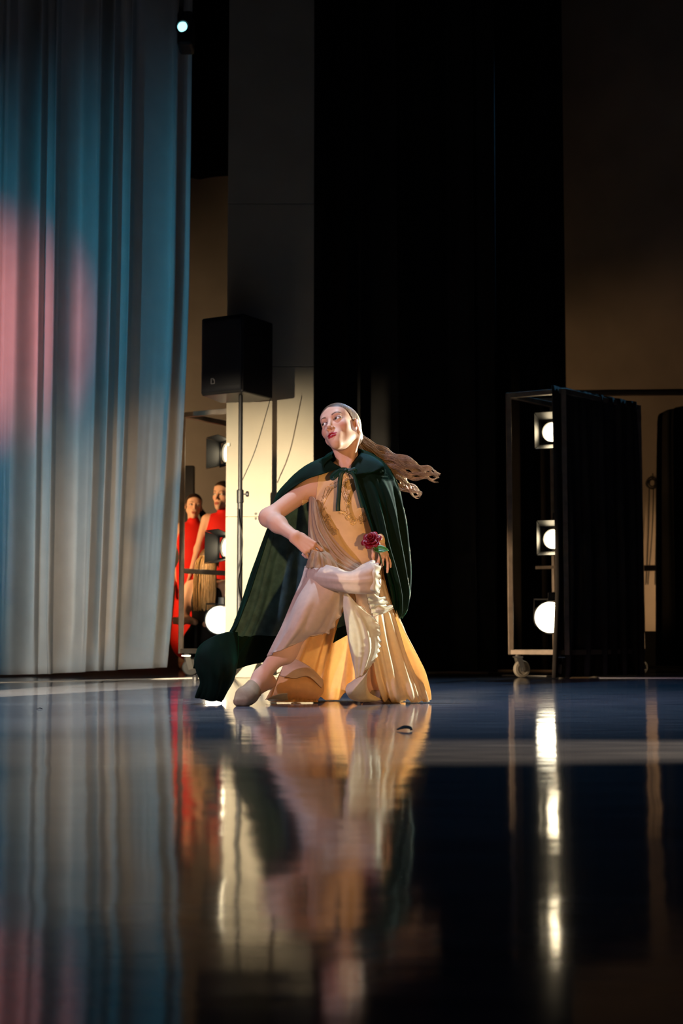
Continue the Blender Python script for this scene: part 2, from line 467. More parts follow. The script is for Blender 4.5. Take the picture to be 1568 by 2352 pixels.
# inner hanging pipe and cross arms of the right rack
pip = P(1271, 1300, 10.28)
MB().tube([(pip.x, 10.28, 0.16), (pip.x, 10.28, ztr - 0.02)], 0.015, 10).build('lamp_pipe', M['rack_metal'], rr)
for py in (918, 1303):
    a = P(1230, py + 1, 10.25); b = P(1330, py - 2, 10.27)
    MB().bar(a, b, 0.022).build('cross_arm', M['rack_metal'], rr)
# black cloth tied over the right rack's side
a = cr_['B'] + Vector((-0.135, -0.02, 0)); b = cr_['D'] + Vector((-0.085, -0.04, 0))
nu, nv = 150, 40
dd = (b - a); L_ = dd.length; nrm = Vector((dd.y, -dd.x, 0)).normalized()
G = np.zeros((nv, nu, 3)); rr2 = np.random.default_rng(2)
for j in range(nu):
    u = j / (nu - 1)
    fold = 0.028 * math.sin(2 * math.pi * (u * 6.2 + 0.25 * math.sin(u * 9))) + 0.012 * math.sin(2 * math.pi * u * 14 + 1)
    for i in range(nv):
        v = i / (nv - 1)      # 0 top
        z = (ztr + 0.012) * (1 - v) + 0.006 * v
        k = 0.25 + 0.75 * min(1, v * 2.0)
        p = a + dd * (u + (0.018 * math.sin(v * 3) * math.sin(7 * u)) - (0.05 * max(0, v - 0.7) / 0.3 * (1 - u))) + nrm * (0.065 + fold * k)
        G[i, j] = (p.x, p.y, z)
tag(sheet('rack_cloth', G, M['rack_cloth'], None, 0.004), 'black cloth hanging in folds over the side of the right lamp rack', 'cloth')

# ---- lamps
def barn_lamp(loc, aim, label, w=0.115, h=0.125, power=300, lens_r=0.066, col=(1.0, 0.80, 0.52), angle=60, side=0.0, target=None):
    loc = Vector(loc); z = Vector(aim).normalized()
    x = z.cross(Vector((0, 0, 1))).normalized(); y = x.cross(z)
    R = np.array([x, y, z]).T
    root = empty('stage_lamp', loc, label, 'stage lamp', 'spotlights clamped to the lamp racks')
    def L3(a, b, c): return loc + x * a + y * b + z * c
    autosmooth(MB().lathe(loc, z, [(0.0, -0.24), (0.055, -0.24), (0.07, -0.22), (0.075, -0.03), (0.085, -0.025), (0.085, 0.0), (lens_r + 0.004, 0.0), (lens_r + 0.002, -0.02)], 28).build('lamp_body', M['black_metal'], root))
    MB().lathe(loc, z, [(0.0, -0.004), (lens_r * 0.5, -0.008), (lens_r, -0.018)], 28).build('lens', M['lens'], root, True)
    # square frame and four flaps
    fr = MB(); s = 0.09
    for sg in (-1, 1):
        fr.box(L3(0, sg * s, 0.004), (s, 0.012, 0.004), R); fr.box(L3(sg * s, 0, 0.004), (0.012, s, 0.004), R)
    fr.build('colour_frame', M['black_metal'], root)
    for (ax, sg) in (('x', -1), ('x', 1), ('y', -1), ('y', 1)):
        q = []
        for (t, dd_, ww) in ((-1, 0, s), (1, 0, s), (1, 1, w * 1.04), (-1, 1, w * 1.04)):
            off = s + dd_ * (w - s + 0.008 + (side if ax == 'x' and sg < 0 else 0)); ln = 0.008 + dd_ * (0.055 if side and ax == 'x' and sg < 0 else 0.105)
            q.append(L3(sg * off, t * ww * (h / w if dd_ else 1), ln) if ax == 'x' else L3(t * ww, sg * off * (h / w if dd_ else 1), ln))
        me = MB().add(q, [(0, 1, 2, 3)]).build('barn_door', M['black_plastic'], root)
        sm = me.modifiers.new('t', 'SOLIDIFY'); sm.thickness = 0.003; sm.offset = 0
    # yoke with clamp
    yk = MB().tube([L3(-0.10, 0, -0.1), L3(-0.10, 0.11, -0.1), L3(-0.06, 0.14, -0.1), L3(0.06, 0.14, -0.1), L3(0.10, 0.11, -0.1), L3(0.10, 0, -0.1)], 0.006, 6)
    yk.build('yoke', M['black_metal'], root)
    MB().box(L3(0, 0.165, -0.1), (0.02, 0.03, 0.02), R, bev=0.004).build('clamp', M['black_metal'], root)
    l = spot('lamp_beam', loc + z * 0.02, target if target is not None else loc + z, power, col, angle, 0.5, 0.05)
    return root

def round_lamp(loc, aim, label, r=0.105, power=300, col=(1.0, 0.84, 0.58), angle=70, target=None):
    loc = Vector(loc); z = Vector(aim).normalized()
    x = z.cross(Vector((0, 0, 1))).normalized(); y = x.cross(z)
    root = empty('stage_lamp', loc, label, 'stage lamp', 'spotlights clamped to the lamp racks')
    autosmooth(MB().lathe(loc, z, [(0, -0.26), (0.06, -0.26), (0.085, -0.23), (r - 0.004, -0.06), (r + 0.004, -0.05), (r + 0.004, 0.014), (r - 0.004, 0.014), (r - 0.006, -0.004)], 36).build('lamp_can', M['black_metal'], root))
    autosmooth(MB().lathe(loc, z, [(0, 0.010), (r * 0.5, 0.006), (r * 0.93, -0.004), (r * 0.95, -0.006)], 36).build('lens', M['lens_round'], root))
    # wire guard arcs in front of the lens
    for (a0, a1) in ((100, 165), (195, 260)):
        pts = [loc + x * math.cos(math.radians(t)) * r * 0.86 + y * math.sin(math.radians(t)) * r * 0.86 + z * 0.012 for t in np.linspace(a0, a1, 14)]
        MB().tube(pts, 0.0028, 5).build('guard_wire', M['black_metal'], root)
    MB().tube([loc + x * t * (r + 0.012) + y * s_ - z * 0.08 for (t, s_) in ((-1, 0), (-1, r + 0.02), (1, r + 0.02), (1, 0))], 0.006, 6).build('yoke', M['black_metal'], root)
    MB().box(loc + y * (r + 0.04) - z * 0.08, (0.025, 0.02, 0.03), np.array([x, z, y]).T, bev=0.006).build('clamp_knob', M['black_metal'], root)
    spot('lamp_beam', loc + z * 0.03, target if target is not None else loc + z, power, col, angle, 0.6, 0.08)
    return root

# right rack: upper two with flaps, lower one round
T = D(830, 1200)
barn_lamp(P(1267, 992, 9.98), (-0.42, -1.0, -0.02), 'flapped stage lamp at the top of the right lamp rack', w=0.088, h=0.118, power=2400, angle=13, target=D(830, 1080))
barn_lamp(P(1270, 1238, 9.98), (-0.36, -1.0, 0.03), 'flapped stage lamp in the middle of the right lamp rack', w=0.086, h=0.112, power=2400, angle=13, target=D(850, 1180))
round_lamp(P(1263, 1418, 9.94), (-0.30, -1.0, 0.05), 'round glowing stage lamp at the bottom of the right lamp rack', r=0.112, power=3000, angle=14, target=D(900, 1500))
# left rack
barn_lamp(P(518, 1040, 10.62), (-0.86, -0.50, 0.0), 'flapped stage lamp at the top of the left lamp rack', w=0.095, h=0.110, side=0.075, power=110, angle=24, target=(-2.4, 6.0, 0.9))
barn_lamp(P(516, 1257, 10.62), (-0.84, -0.54, 0.02), 'flapped stage lamp in the middle of the left lamp rack', w=0.100, h=0.115, side=0.075, power=110, angle=24, target=(-2.6, 6.0, 0.5))
round_lamp(P(503, 1424, 10.45), (-0.12, -1.0, 0.05), 'round glowing stage lamp at the bottom of the left lamp rack', r=0.104, power=160, angle=18, target=D(640, 1500))

# the near lamp that tints the white drape, with an added unseen flap that keeps its light off the pier
lp = Vector((-3.0, 5.2, 2.0))
tl = empty('side_lamp', lp, 'black lamp with an added light-blocking flap, high on a tall tube out of the frame', 'stage lamp')
autosmooth(MB().lathe(lp + Vector((0, -0.05, 0)), (0.3, 1, 0), [(0, -0.25), (0.06, -0.25), (0.07, -0.22), (0.07, 0.0)], 20).build('lamp_body', M['black_metal'], tl))
fa = math.radians(23.8); fd = Vector((math.sin(fa), math.cos(fa), 0))
MB().bar(lp + fd * 0.02 + Vector((0.03, 0, 0)), lp + fd * 1.15 + Vector((0.03, 0, 0)), 0.004, 1.6).build('added_light_flap', M['black_metal'], tl)
MB().tube([(-3.0, 5.0, 0.0), (-3.0, 5.0, 2.0)], 0.02, 10).build('stand_tube', M['black_metal'], tl)

lp = Vector((-2.78, 4.6, 0.96))
tl = empty('side_lamp', lp, 'black lamp with an added light-blocking flap, low and out of the frame at the left', 'stage lamp')
autosmooth(MB().lathe(lp + Vector((0, -0.05, 0)), (0.4, 1, 0), [(0, -0.25), (0.06, -0.25), (0.07, -0.22), (0.07, 0.0)], 20).build('lamp_body', M['black_metal'], tl))
fa = math.radians(19.3); fd = Vector((math.sin(fa), math.cos(fa), 0))
MB().bar(lp + fd * 0.02 - Vector((0.03, 0, 0)), lp + fd * 1.15 - Vector((0.03, 0, 0)), 0.004, 1.6).build('added_light_flap', M['black_metal'], tl)  # added unseen flap, keeps the pier light off the white drape
fa = math.radians(27.5); fd = Vector((math.sin(fa), math.cos(fa), 0))
MB().bar(lp + fd * 0.02 + Vector((0.02, 0, 0)), lp + fd * 1.5 + Vector((0.02, 0, 0)), 0.004, 1.6).build('added_light_flap', M['black_metal'], tl)  # added unseen flap, keeps the pier light off the black curtains
MB().tube([(-2.78, 4.4, 0.0), (-2.78, 4.4, 0.96)], 0.02, 10).build('stand_tube', M['black_metal'], tl)

# moving head lamp high on the left, on a pipe
pipe_y = 9.86
MB_p = MB().tube([(-3.4, pipe_y - 0.16, 4.93), (3.4, pipe_y - 0.16, 4.93)], 0.024, 12)
tag(MB_p.build('lighting_pipe', M['black_metal']), 'black steel lighting pipe hung across the stage above the frame', 'pipe')
hc = P(420, 62, pipe_y - 0.12)
mh = empty('moving_head_lamp', hc, 'small black lamp with a glowing cyan lens high beside the white drape', 'stage lamp')
za = Vector((0.10, -1, -0.05)).normalized()
MB().box(hc + Vector((0.012, 0.10, 0)), (0.055, 0.10, 0.125), None, bev=0.02).build('lamp_head', M['black_plastic'], mh)
autosmooth(MB().lathe(hc, za, [(0.052, -0.02), (0.052, 0.012), (0.042, 0.012), (0.040, 0.0)], 24).build('lens_ring', M['black_plastic'], mh))
MB().lathe(hc, za, [(0.0, 0.008), (0.020, 0.006), (0.038, 0.0)], 24).build('lens', M['lens_cyan'], mh, True)
MB().bar(hc + Vector((-0.03, 0.1, 0.1)), (hc.x, pipe_y - 0.14, 4.92), 0.03, 0.02).build('bracket', M['black_metal'], mh)

# ================================================================== LOUDSPEAKER ON ITS STAND
YS = 9.30
def spk():
    bot = P(560, 908, YS).z; top = P(560, 730, YS).z
    cx = P(556, 800, YS).x
    root = empty('loudspeaker', (cx, YS, bot), 'black loudspeaker box on a tall stand before the cream pier', 'loudspeaker')
    # footprint: front face turned left, tapering to the back
    A = P(463, 800, YS + 0.02); Bq = P(558, 800, YS - 0.14); C = P(627, 800, YS + 0.16)
    A = Vector((A.x, A.y)); Bq = Vector((Bq.x, Bq.y)); C = Vector((C.x, C.y))
    E_ = A + Vector((0.10, 0.30)); D_ = C + Vector((-0.16, 0.14))
    foot = [A, Bq, C, D_, E_]
    n = len(foot)
    vs = [(p.x, p.y, bot) for p in foot] + [(p.x, p.y, top) for p in foot]
    fs = [tuple(range(n - 1, -1, -1)), tuple(range(n, 2 * n))] + [(i, (i + 1) % n, n + (i + 1) % n, n + i) for i in range(n)]
    o = pydata('cabinet', vs, fs, M['black_plastic'], root)
    b_ = o.modifiers.new('b', 'BEVEL'); b_.width = 0.012; b_.segments = 3
    # bowed front grille
    nrm = Vector((Bq.y - A.y, -(Bq.x - A.x))).normalized()
    G = np.zeros((14, 20, 3))
    for j in range(20):
        u = 0.02 + 0.96 * j / 19; bow = 0.022 * (1 - (2 * u - 1) ** 2) + 0.004
        for i in range(14):
            p = A + (Bq - A) * u + nrm * bow
            G[i, j] = (p.x, p.y, bot + 0.012 + (top - bot - 0.024) * i / 13)
    g = sheet('grille', G, M['grille'], root, 0.004)
    # square badge outline
    p0 = A + (Bq - A) * 0.34 + nrm * 0.030
    zc = P(495, 879, YS).z
    t2 = Vector((*(Bq - A).normalized(), 0)); bz = MB(); c0 = Vector((p0.x, p0.y, zc)); s = 0.013
    up = Vector((0, 0, 1))
    for (a, b) in (((-1, -1.3), (1, -1.3)), ((1, -1.3), (1, 0.4)), ((-1, 1.3), (-1, -1.3)), ((-1, 1.3), (0.2, 1.3)), ((0.1, 0.6), (1, 0.4)), ((0.2, 1.3), (1, 0.5))):
        bz.bar(c0 + t2 * a[0] * s + up * a[1] * s, c0 + t2 * b[0] * s + up * b[1] * s, 0.004)
    bz.build('badge', M['logo'], root)
    return root, bot
sp_root, sp_bot = spk()
def stand():
    c = P(551, 1200, YS); x, y = c.x, YS
    root = empty('speaker_stand', (x, y, 0), 'tall black tripod stand carrying the loudspeaker', 'stand')
    zk = P(551, 1135, YS).z
    autosmooth(MB().tube([(x, y, 0.10), (x, y, zk + 0.03)], 0.019, 14).build('lower_tube', M['black_plastic'], root))
    autosmooth(MB().tube([(x, y, zk), (x, y, sp_bot - 0.001)], 0.0145, 14).build('upper_tube', M['black_plastic'], root))
    autosmooth(MB().lathe((x, y, zk - 0.06), (0, 0, 1), [(0.018, 0), (0.023, 0.004), (0.023, 0.085), (0.018, 0.09)], 16).build('collar', M['black_plastic'], root))
    autosmooth(MB().lathe((x + 0.02, y - 0.004, zk), (1, 0, 0), [(0.005, 0), (0.005, 0.014), (0.016, 0.018), (0.019, 0.024), (0.019, 0.034), (0.014, 0.038), (0, 0.038)], 14).build('clamp_knob', M['black_plastic'], root))
    autosmooth(MB().lathe((x + 0.018, y - 0.004, zk - 0.045), (1, 0, 0), [(0.009, 0), (0.009, 0.006), (0, 0.007)], 10).build('bolt', M['black_plastic'], root))
    hubz = 0.36
    for a in (math.radians(-12), math.radians(115), math.radians(235)):
        d = Vector((math.cos(a), math.sin(a) * 0.55, 0))
        foot = Vector((x, y, 0.012)) + d * 0.46
        leg = MB().tube([Vector((x, y, hubz)) + d * 0.03, foot], 0.011, 8).build('leg', M['black_plastic'], root)
        MB().lathe(foot + Vector((0, 0, -0.011)), (0, 0, 1), [(0, 0), (0.018, 0), (0.018, 0.022), (0.010, 0.035)], 10).build('rubber_foot', M['black_plastic'], leg)
        MB().bar(Vector((x, y, 0.11)) + d * 0.02, Vector((x, y, 0.19)) + d * 0.23, 0.012, 0.005).build('brace', M['steel'], root)
    autosmooth(MB().lathe((x, y, hubz - 0.03), (0, 0, 1), [(0.02, 0), (0.035, 0.01), (0.035, 0.06), (0.02, 0.07)], 14).build('hub', M['black_plastic'], root))
    # cable wound along the tube and a taut wire to the cabinet
    pts = []
    for t in np.linspace(0, 1, 60):
        z = zk - 0.10 - t * (zk - 0.55)
        pts.append((x - 0.016 * math.cos(t * 9) + 0.004, y - 0.038 + 0.008 * math.sin(t * 9), z))
    tag(autosmooth(MB().tube(pts, 0.0045, 6).build('speaker_cable', M['cable'])), 'black cable hanging loosely along the speaker stand', 'cable')
    pts = catmull([(x + 0.014, y - 0.012, zk + 0.09), (x + 0.10, y, zk + 0.30), tuple(P(622, 912, YS + 0.05))], 20)
    tag(autosmooth(MB().tube(pts, 0.003, 6).build('speaker_wire', M['cable'])), 'thin taut black wire running from stand tube up to the loudspeaker corner', 'cable')
stand()

# ================================================================== FAR RIGHT: draped shape, wall beam, rope
b1 = MB()
xa = P(1512, 1200, 12.4).x; xb = P(1640, 1200, 12.4).x
G = drape('x', xa, xb, 12.4, 0.02, P(1540, 925, 12.4).z, 0.03, 0.16, None, 31, nu=70, nv=30)
G[:, :, 0] -= (0.06 * np.linspace(1, 0, 30) ** 0.5 - 0.02)[:, None] * np.linspace(1, 0, 70)[None, :]
G[-4:, :, 2] -= (np.array([0.0, 0.01, 0.04, 0.10])[:, None]) * (np.linspace(1, 0, 70)[None, :] ** 2)
tag(sheet('wardrobe_cover', G, B, None, 0.004), 'black cover hanging at the right edge in front of the brown wall', 'cloth')
tag(MB().tube([P(1300, 903, 12.2), P(1640, 900, 12.2)], 0.028, 12).build('drape_pipe', M['black_metal']), 'dark horizontal pipe on the brown rear wall above the right lamp rack', 'pipe')
tag(MB().bar(P(1478, 1305, 12.6), P(1700, 1303, 12.6), 0.05).build('wall_rail', M['black_metal']), 'black horizontal rail crossing the brown wall strip at the right', 'rail')
tag(MB().box((P(1560, 1300, 12.9).x, 12.95, 0.16), (0.75, 0.3, 0.16), None, bev=0.02).build('low_platform', M['black_wall']), 'low black platform at the foot of the brown wall strip', 'platform')
rc = P(1497, 1110, 13.24)
rope = []
for t in np.linspace(0, 1, 120):
    a = t * 2 * math.pi * 5
    rope.append(rc + Vector((0.055 * math.cos(a) * (0.75 + 0.3 * math.sin(a * 0.41)), -0.02 * t, 0.055 * math.sin(a) * (0.8 + 0.25 * math.cos(a * 0.3)))))
ro = empty('rope', rc, 'dark rope coiled on a hook on the brown wall strip at the right', 'rope')
MB().tube(rope, 0.006, 5).build('coil', M['cable'], ro)
for dx, sw in ((-0.03, -0.05), (0.01, -0.07), (0.035, -0.03)):
    MB().tube(catmull([rc + Vector((dx, -0.02, -0.04)), rc + Vector((dx + sw * 0.3, -0.02, -0.45)), rc + Vector((dx + sw, -0.02, -0.95))], 14), 0.0055, 5).build('hanging_end', M['cable'], ro)
MB().tube([rc + Vector((0, 0.05, 0.07)), rc + Vector((0, -0.04, 0.06)), rc + Vector((0, -0.04, 0.09))], 0.006, 5).build('hook', M['black_metal'], ro)

# ================================================================== IMPLICIT BODIES
def cap(a, b, ra, rb=None, k=0.02):
    a = np.array(a, float); b = np.array(b, float); rb = ra if rb is None else rb
    def fn(p):
        d = b - a; t = np.clip(((p - a) @ d) / (d @ d), 0, 1)
        q = p - a - t[:, None] * d
        return np.sqrt((q * q).sum(1)) - (ra + (rb - ra) * t)
    return dict(fn=fn, c=(a + b) / 2, r=np.linalg.norm(b - a) / 2 + max(ra, rb), k=k, op='u')
def ell(c, r, R=None, k=0.02):
    c = np.array(c, float); r = np.array(r, float)
    def fn(p):
        q = p - c
        if R is not None: q = q @ R
        k0 = np.sqrt(((q / r) ** 2).sum(1)); k1 = np.sqrt(((q / r ** 2) ** 2).sum(1))
        return k0 * (k0 - 1) / np.maximum(k1, 1e-6)
    return dict(fn=fn, c=c, r=r.max(), k=k, op='u')
def sub(p, k=None):
    p = dict(p); p['op'] = 's'
    if k is not None: p['k'] = k
    return p
def xform(p, c0, R, s):
    """head-local primitive -> world"""
    f = p['fn']; c0 = np.array(c0, float)
    q = dict(p); q['fn'] = lambda w: f(((w - c0) @ R) / s) * s
    q['c'] = c0 + R @ (np.array(p['c']) * s); q['r'] = p['r'] * s; q['k'] = p['k'] * s
    return q

def field(prims, o, R, n, vox):
    o = np.array(o, float); Dm = np.full(n, 1.0, np.float32)
    for p in prims:
        lc = R.T @ (p['c'] - o) / vox; rad = (p['r'] + p['k'] + 3 * vox) / vox
        lo = np.maximum(np.floor(lc - rad), 0).astype(int); hi = np.minimum(np.ceil(lc + rad) + 1, n).astype(int)
        if (hi <= lo).any(): continue
        I = np.stack(np.meshgrid(*[np.arange(lo[i], hi[i]) for i in range(3)], indexing='ij'), -1).reshape(-1, 3)
        d = p['fn'](o + (I * vox) @ R.T).astype(np.float32).reshape(tuple(hi - lo))
        sl = tuple(slice(lo[i], hi[i]) for i in range(3)); a = Dm[sl]; k = p['k']
        if p['op'] == 'u':
            h = np.clip(0.5 + 0.5 * (a - d) / k, 0, 1); Dm[sl] = a + (d - a) * h - k * h * (1 - h)
        else:
            d = -d; h = np.clip(0.5 - 0.5 * (a - d) / k, 0, 1); Dm[sl] = a + (d - a) * h + k * h * (1 - h)
    return Dm

def surface_nets(Dm, o, R, vox, iso=0.0):
    S = Dm - iso; nx, ny, nz = S.shape
    s = S < 0
    c = np.zeros((nx - 1, ny - 1, nz - 1), np.int8)
    for dx in (0, 1):
        for dy in (0, 1):
            for dz in (0, 1):
                c += s[dx:nx - 1 + dx, dy:ny - 1 + dy, dz:nz - 1 + dz]
    act = (c > 0) & (c < 8)
    idx = np.full(act.shape, -1, np.int64); cells = np.argwhere(act); idx[act] = np.arange(len(cells))
    acc = np.zeros((len(cells), 3)); cnt = np.zeros(len(cells))
    corners = [(dx, dy, dz) for dx in (0, 1) for dy in (0, 1) for dz in (0, 1)]
    val = {q: S[cells[:, 0] + q[0], cells[:, 1] + q[1], cells[:, 2] + q[2]] for q in corners}
    for q in corners:
        for ax in range(3):
            if q[ax]: continue
            w = list(q); w[ax] = 1; w = tuple(w)
            a, b = val[q], val[w]; m = (a < 0) != (b < 0)
            t = np.where(m, a / np.where(m, a - b, 1), 0)
            pt = np.array(q, float)[None].repeat(len(cells), 0); pt[:, ax] += t
            acc[m] += pt[m]; cnt[m] += 1
    V = cells + acc / np.maximum(cnt, 1)[:, None]
    quads = []
    for ax in range(3):
        sl0 = [slice(1, -1)] * 3; sl1 = [slice(1, -1)] * 3
        a_ = [slice(1, n - 1) for n in S.shape]; b_ = list(a_)
        a_[ax] = slice(0, S.shape[ax] - 1); b_[ax] = slice(1, S.shape[ax])
        A = s[tuple(a_)]; Bb = s[tuple(b_)]
        E = np.argwhere(A != Bb)
        if not len(E): continue
        base = E.copy(); off = np.ones(3, int); off[ax] = 0; base += off
        u, v = [(1, 2), (2, 0), (0, 1)][ax]
        def cell(du, dv):
            q = base.copy(); q[:, u] += du; q[:, v] += dv; return idx[q[:, 0], q[:, 1], q[:, 2]]
        q = np.stack([cell(-1, -1), cell(0, -1), cell(0, 0), cell(-1, 0)], 1)
        flip = ~A[tuple(E.T)]
        q[flip] = q[flip][:, ::-1]
        quads.append(q)
    Q = np.vstack(quads); Q = Q[(Q >= 0).all(1)]
    return np.array(o) + (V * vox) @ R.T, Q

def keep(V, Q, g):
    """cut a mesh at g = 0, keeping g > 0 (quads -> triangles)"""
    T = np.vstack([Q[:, [0, 1, 2]], Q[:, [0, 2, 3]]]) if Q.shape[1] == 4 else Q
    pos = g > 0; n = pos[T].sum(1)
    full = T[n == 3]; cut = T[(n == 1) | (n == 2)]
    newv = []; cache = {}; out = []
    def mid(i, j):
        key = (min(i, j), max(i, j))
        if key not in cache:
            t = g[i] / (g[i] - g[j]); newv.append(V[i] + (V[j] - V[i]) * t); cache[key] = len(V) + len(newv) - 1
        return cache[key]
    for t in cut:
        poly = []
        for a in range(3):
            i, j = t[a], t[(a + 1) % 3]
            if pos[i]: poly.append(i)
            if pos[i] != pos[j]: poly.append(mid(i, j))
        for k in range(1, len(poly) - 1): out.append((poly[0], poly[k], poly[k + 1]))
    V2 = np.vstack([V, np.array(newv).reshape(-1, 3)]) if newv else V
    T2 = np.vstack([full, np.array(out, int).reshape(-1, 3)])
    used = np.unique(T2); remap = np.full(len(V2), -1); remap[used] = np.arange(len(used))
    return V2[used], remap[T2]

def mesh_from(name, V, T, m, parent=None, col=None, mi=None):
    me = bpy.data.meshes.new(name)
    if parent is not None: V = V - wloc(parent)
    V = np.ascontiguousarray(V, np.float32); T = np.ascontiguousarray(T, np.int32); k = T.shape[1]
    me.vertices.add(len(V)); me.vertices.foreach_set('co', V.ravel())
    me.loops.add(T.size); me.loops.foreach_set('vertex_index', T.ravel())
    me.polygons.add(len(T)); me.polygons.foreach_set('loop_start', np.arange(0, T.size, k, dtype=np.int32))
    me.update(calc_edges=True); me.validate()
    if col is not None:
        a = me.color_attributes.new('Col', 'FLOAT_COLOR', 'POINT')
        a.data.foreach_set('color', np.hstack([col, np.ones((len(col), 1))]).astype(np.float32).ravel())
    o = link(name, me, m, parent, True)
    if mi is not None: me.polygons.foreach_set('material_index', np.asarray(mi, np.int32))
    return o

def bounds_grid(prims, vox, pad=0.02):
    lo = np.min([p['c'] - p['r'] for p in prims], 0) - pad; hi = np.max([p['c'] + p['r'] for p in prims], 0) + pad
    return lo, np.ceil((hi - lo) / vox).astype(int) + 1

# ---- a head in its own axes: x to the viewer's right, -y forward, z up, origin between the ears at eye level
EYE = 0.0315
def head_prims(ears=True, lids=True):
    p = [ell((0, 0.014, 0.034), (0.0715, 0.092, 0.078), k=0.02),
         ell((0, -0.030, -0.030), (0.0560, 0.060, 0.078), k=0.03),
         ell((0, -0.045, 0.045), (0.058, 0.042, 0.045), k=0.03)]
    for s in (-1, 1):
        p += [cap((s * 0.049, 0.004, -0.050), (s * 0.012, -0.068, -0.104), 0.012, 0.012, 0.035),
              ell((s * 0.040, -0.056, -0.024), (0.018, 0.019, 0.016), k=0.03)]
    p += [ell((0, -0.080, -0.103), (0.018, 0.014, 0.014), k=0.022),
          ell((0, -0.078, -0.072), (0.032, 0.020, 0.026), k=0.022),
          cap((-0.030, -0.078, 0.021), (0.030, -0.078, 0.021), 0.011, 0.011, 0.018)]
    for s in (-1, 1):
        p += [sub(ell((s * EYE, -0.103, 0.000), (0.020, 0.020, 0.0125)), 0.014)]
    p += [cap((0, -0.086, 0.012), (0, -0.107, -0.034), 0.0062, 0.0074, 0.014),
          ell((0, -0.110, -0.0385), (0.0090, 0.0090, 0.0075), k=0.006)]
    for s in (-1, 1):
        p += [ell((s * 0.0115, -0.0985, -0.042), (0.0068, 0.0090, 0.0065), k=0.006),
              sub(ell((s * 0.0058, -0.106, -0.0485), (0.0034, 0.0046, 0.0032)), 0.003)]
    # lips
    for s in (-1, 1):
        p += [cap((s * 0.0055, -0.0995, -0.0680), (s * 0.022, -0.0885, -0.0730), 0.0052, 0.0026, 0.004)]
    p += [cap((-0.009, -0.0970, -0.0800), (0.009, -0.0970, -0.0800), 0.0060, 0.0060, 0.005),
          cap((0.009, -0.0970, -0.0800), (0.021, -0.0885, -0.0745), 0.0054, 0.0025, 0.004),
          cap((-0.009, -0.0970, -0.0800), (-0.021, -0.0885, -0.0745), 0.0054, 0.0025, 0.004),
          sub(ell((0, -0.104, -0.0737), (0.0145, 0.012, 0.0022)), 0.002)]
    if lids:
        for s in (-1, 1):
            c = np.array((s * EYE, -0.0775, -0.0005))
            p += [ell(c, (0.0162, 0.0146, 0.0130), k=0.006),
                  sub(ell(c + np.array((-0.0005 * s, -0.013, -0.0005)), (0.0142, 0.0140, 0.0063)), 0.0015)]
    for q in p:
        q['fn'] = (lambda f: lambda w: f(np.stack([w[:, 0] * (1 + 0.20 * smooth01((-0.035 - w[:, 2]) / 0.075)), w[:, 1], w[:, 2]], 1)))(q['fn'])
    if ears:
        for s in (-1, 1):
            a = math.radians(16) * s
            R = np.array(Matrix.Rotation(a, 3, 'Z')) @ np.array(Matrix.Rotation(math.radians(-12), 3, 'X'))
            c = np.array((s * 0.0735, 0.010, -0.010))
            p += [ell(c, (0.0068, 0.0175, 0.031), R, 0.006),
                  sub(ell(c + np.array((s * 0.0065, -0.003, 0.003)), (0.0055, 0.0105, 0.0205), R), 0.004),
                  ell(c + np.array((s * 0.002, -0.008, -0.006)), (0.0045, 0.0045, 0.008), R, 0.004)]
    return p

def smooth01(x): x = np.clip(x, 0, 1); return x * x * (3 - 2 * x)

def face_colors(L, skin, lip, brow, liner, blush=(0.62, 0.24, 0.17), scalp=None):
    """colour per vertex from head-local positions"""
    x, y, z = L.T; ax = np.abs(x)
    c = np.tile(np.array(skin, float), (len(L), 1))
    def mix(w, col):
        nonlocal c
        w = np.clip(w, 0, 1)[:, None]; c = c * (1 - w) + np.array(col) * w
    front = y < -0.045
    mix(0.55 * np.exp(-((ax - 0.048) / 0.014) ** 2 - ((z + 0.032) / 0.016) ** 2) * front, blush)
    # lips
    up = 1 - smooth01((np.hypot((ax - 0.006) / 0.0180, (z + 0.0695) / 0.0062) - 0.82) / 0.3)
    lo = 1 - smooth01((np.hypot(x / 0.0200, (z + 0.0790) / 0.0082) - 0.85) / 0.25)
    mix(np.maximum(up, lo) * (y < -0.075), lip)
    # brows: an arched band
    t = (ax - 0.012) / 0.040
    zc = 0.0190 + 0.0085 * np.sin(np.clip(t, 0, 1) * 2.5) - 0.003 * np.clip(t, 0, 1)
    wd = 0.0040 - 0.0024 * np.clip(t, 0, 1)
    mix(0.9 * (1 - smooth01((np.abs(z - zc) / wd - 0.6) / 0.7)) * smooth01(t / 0.12) * smooth01((1.02 - t) / 0.15) * front, brow)
    # eye make-up
    ex = (ax - EYE)
    ring = np.abs(np.hypot(ex / 0.0150, (z + 0.0005) / np.where(z > 0, 0.0072, 0.0062)) - 1.0)
    mix(0.85 * (1 - smooth01(ring / 0.36)) * (y < -0.07) * (z > -0.012), liner)
    wing = np.exp(-((ex - 0.0165) / 0.004) ** 2 - ((z - 0.003 - 0.25 * (ex - 0.0165)) / 0.0018) ** 2)
    mix(0.9 * wing * (y < -0.05), liner)
    shade = np.exp(-((ex) / 0.016) ** 2 - ((z - 0.0085) / 0.006) ** 2)
    mix(0.6 * shade * (y < -0.06), (0.30, 0.13, 0.08))
    if scalp is not None:
        gh = 0.72 * y + 0.69 * z + scalp[0] + 0.006 * np.sin(ax * 60) - 0.10 * np.clip(ax - 0.055, 0, 1)
        mix(smooth01((gh + 0.005) / 0.008) * (z > -0.07) * (np.hypot((y - 0.008) / 0.020, (z + 0.010) / 0.034) > 1.05), scalp[1])
    return c

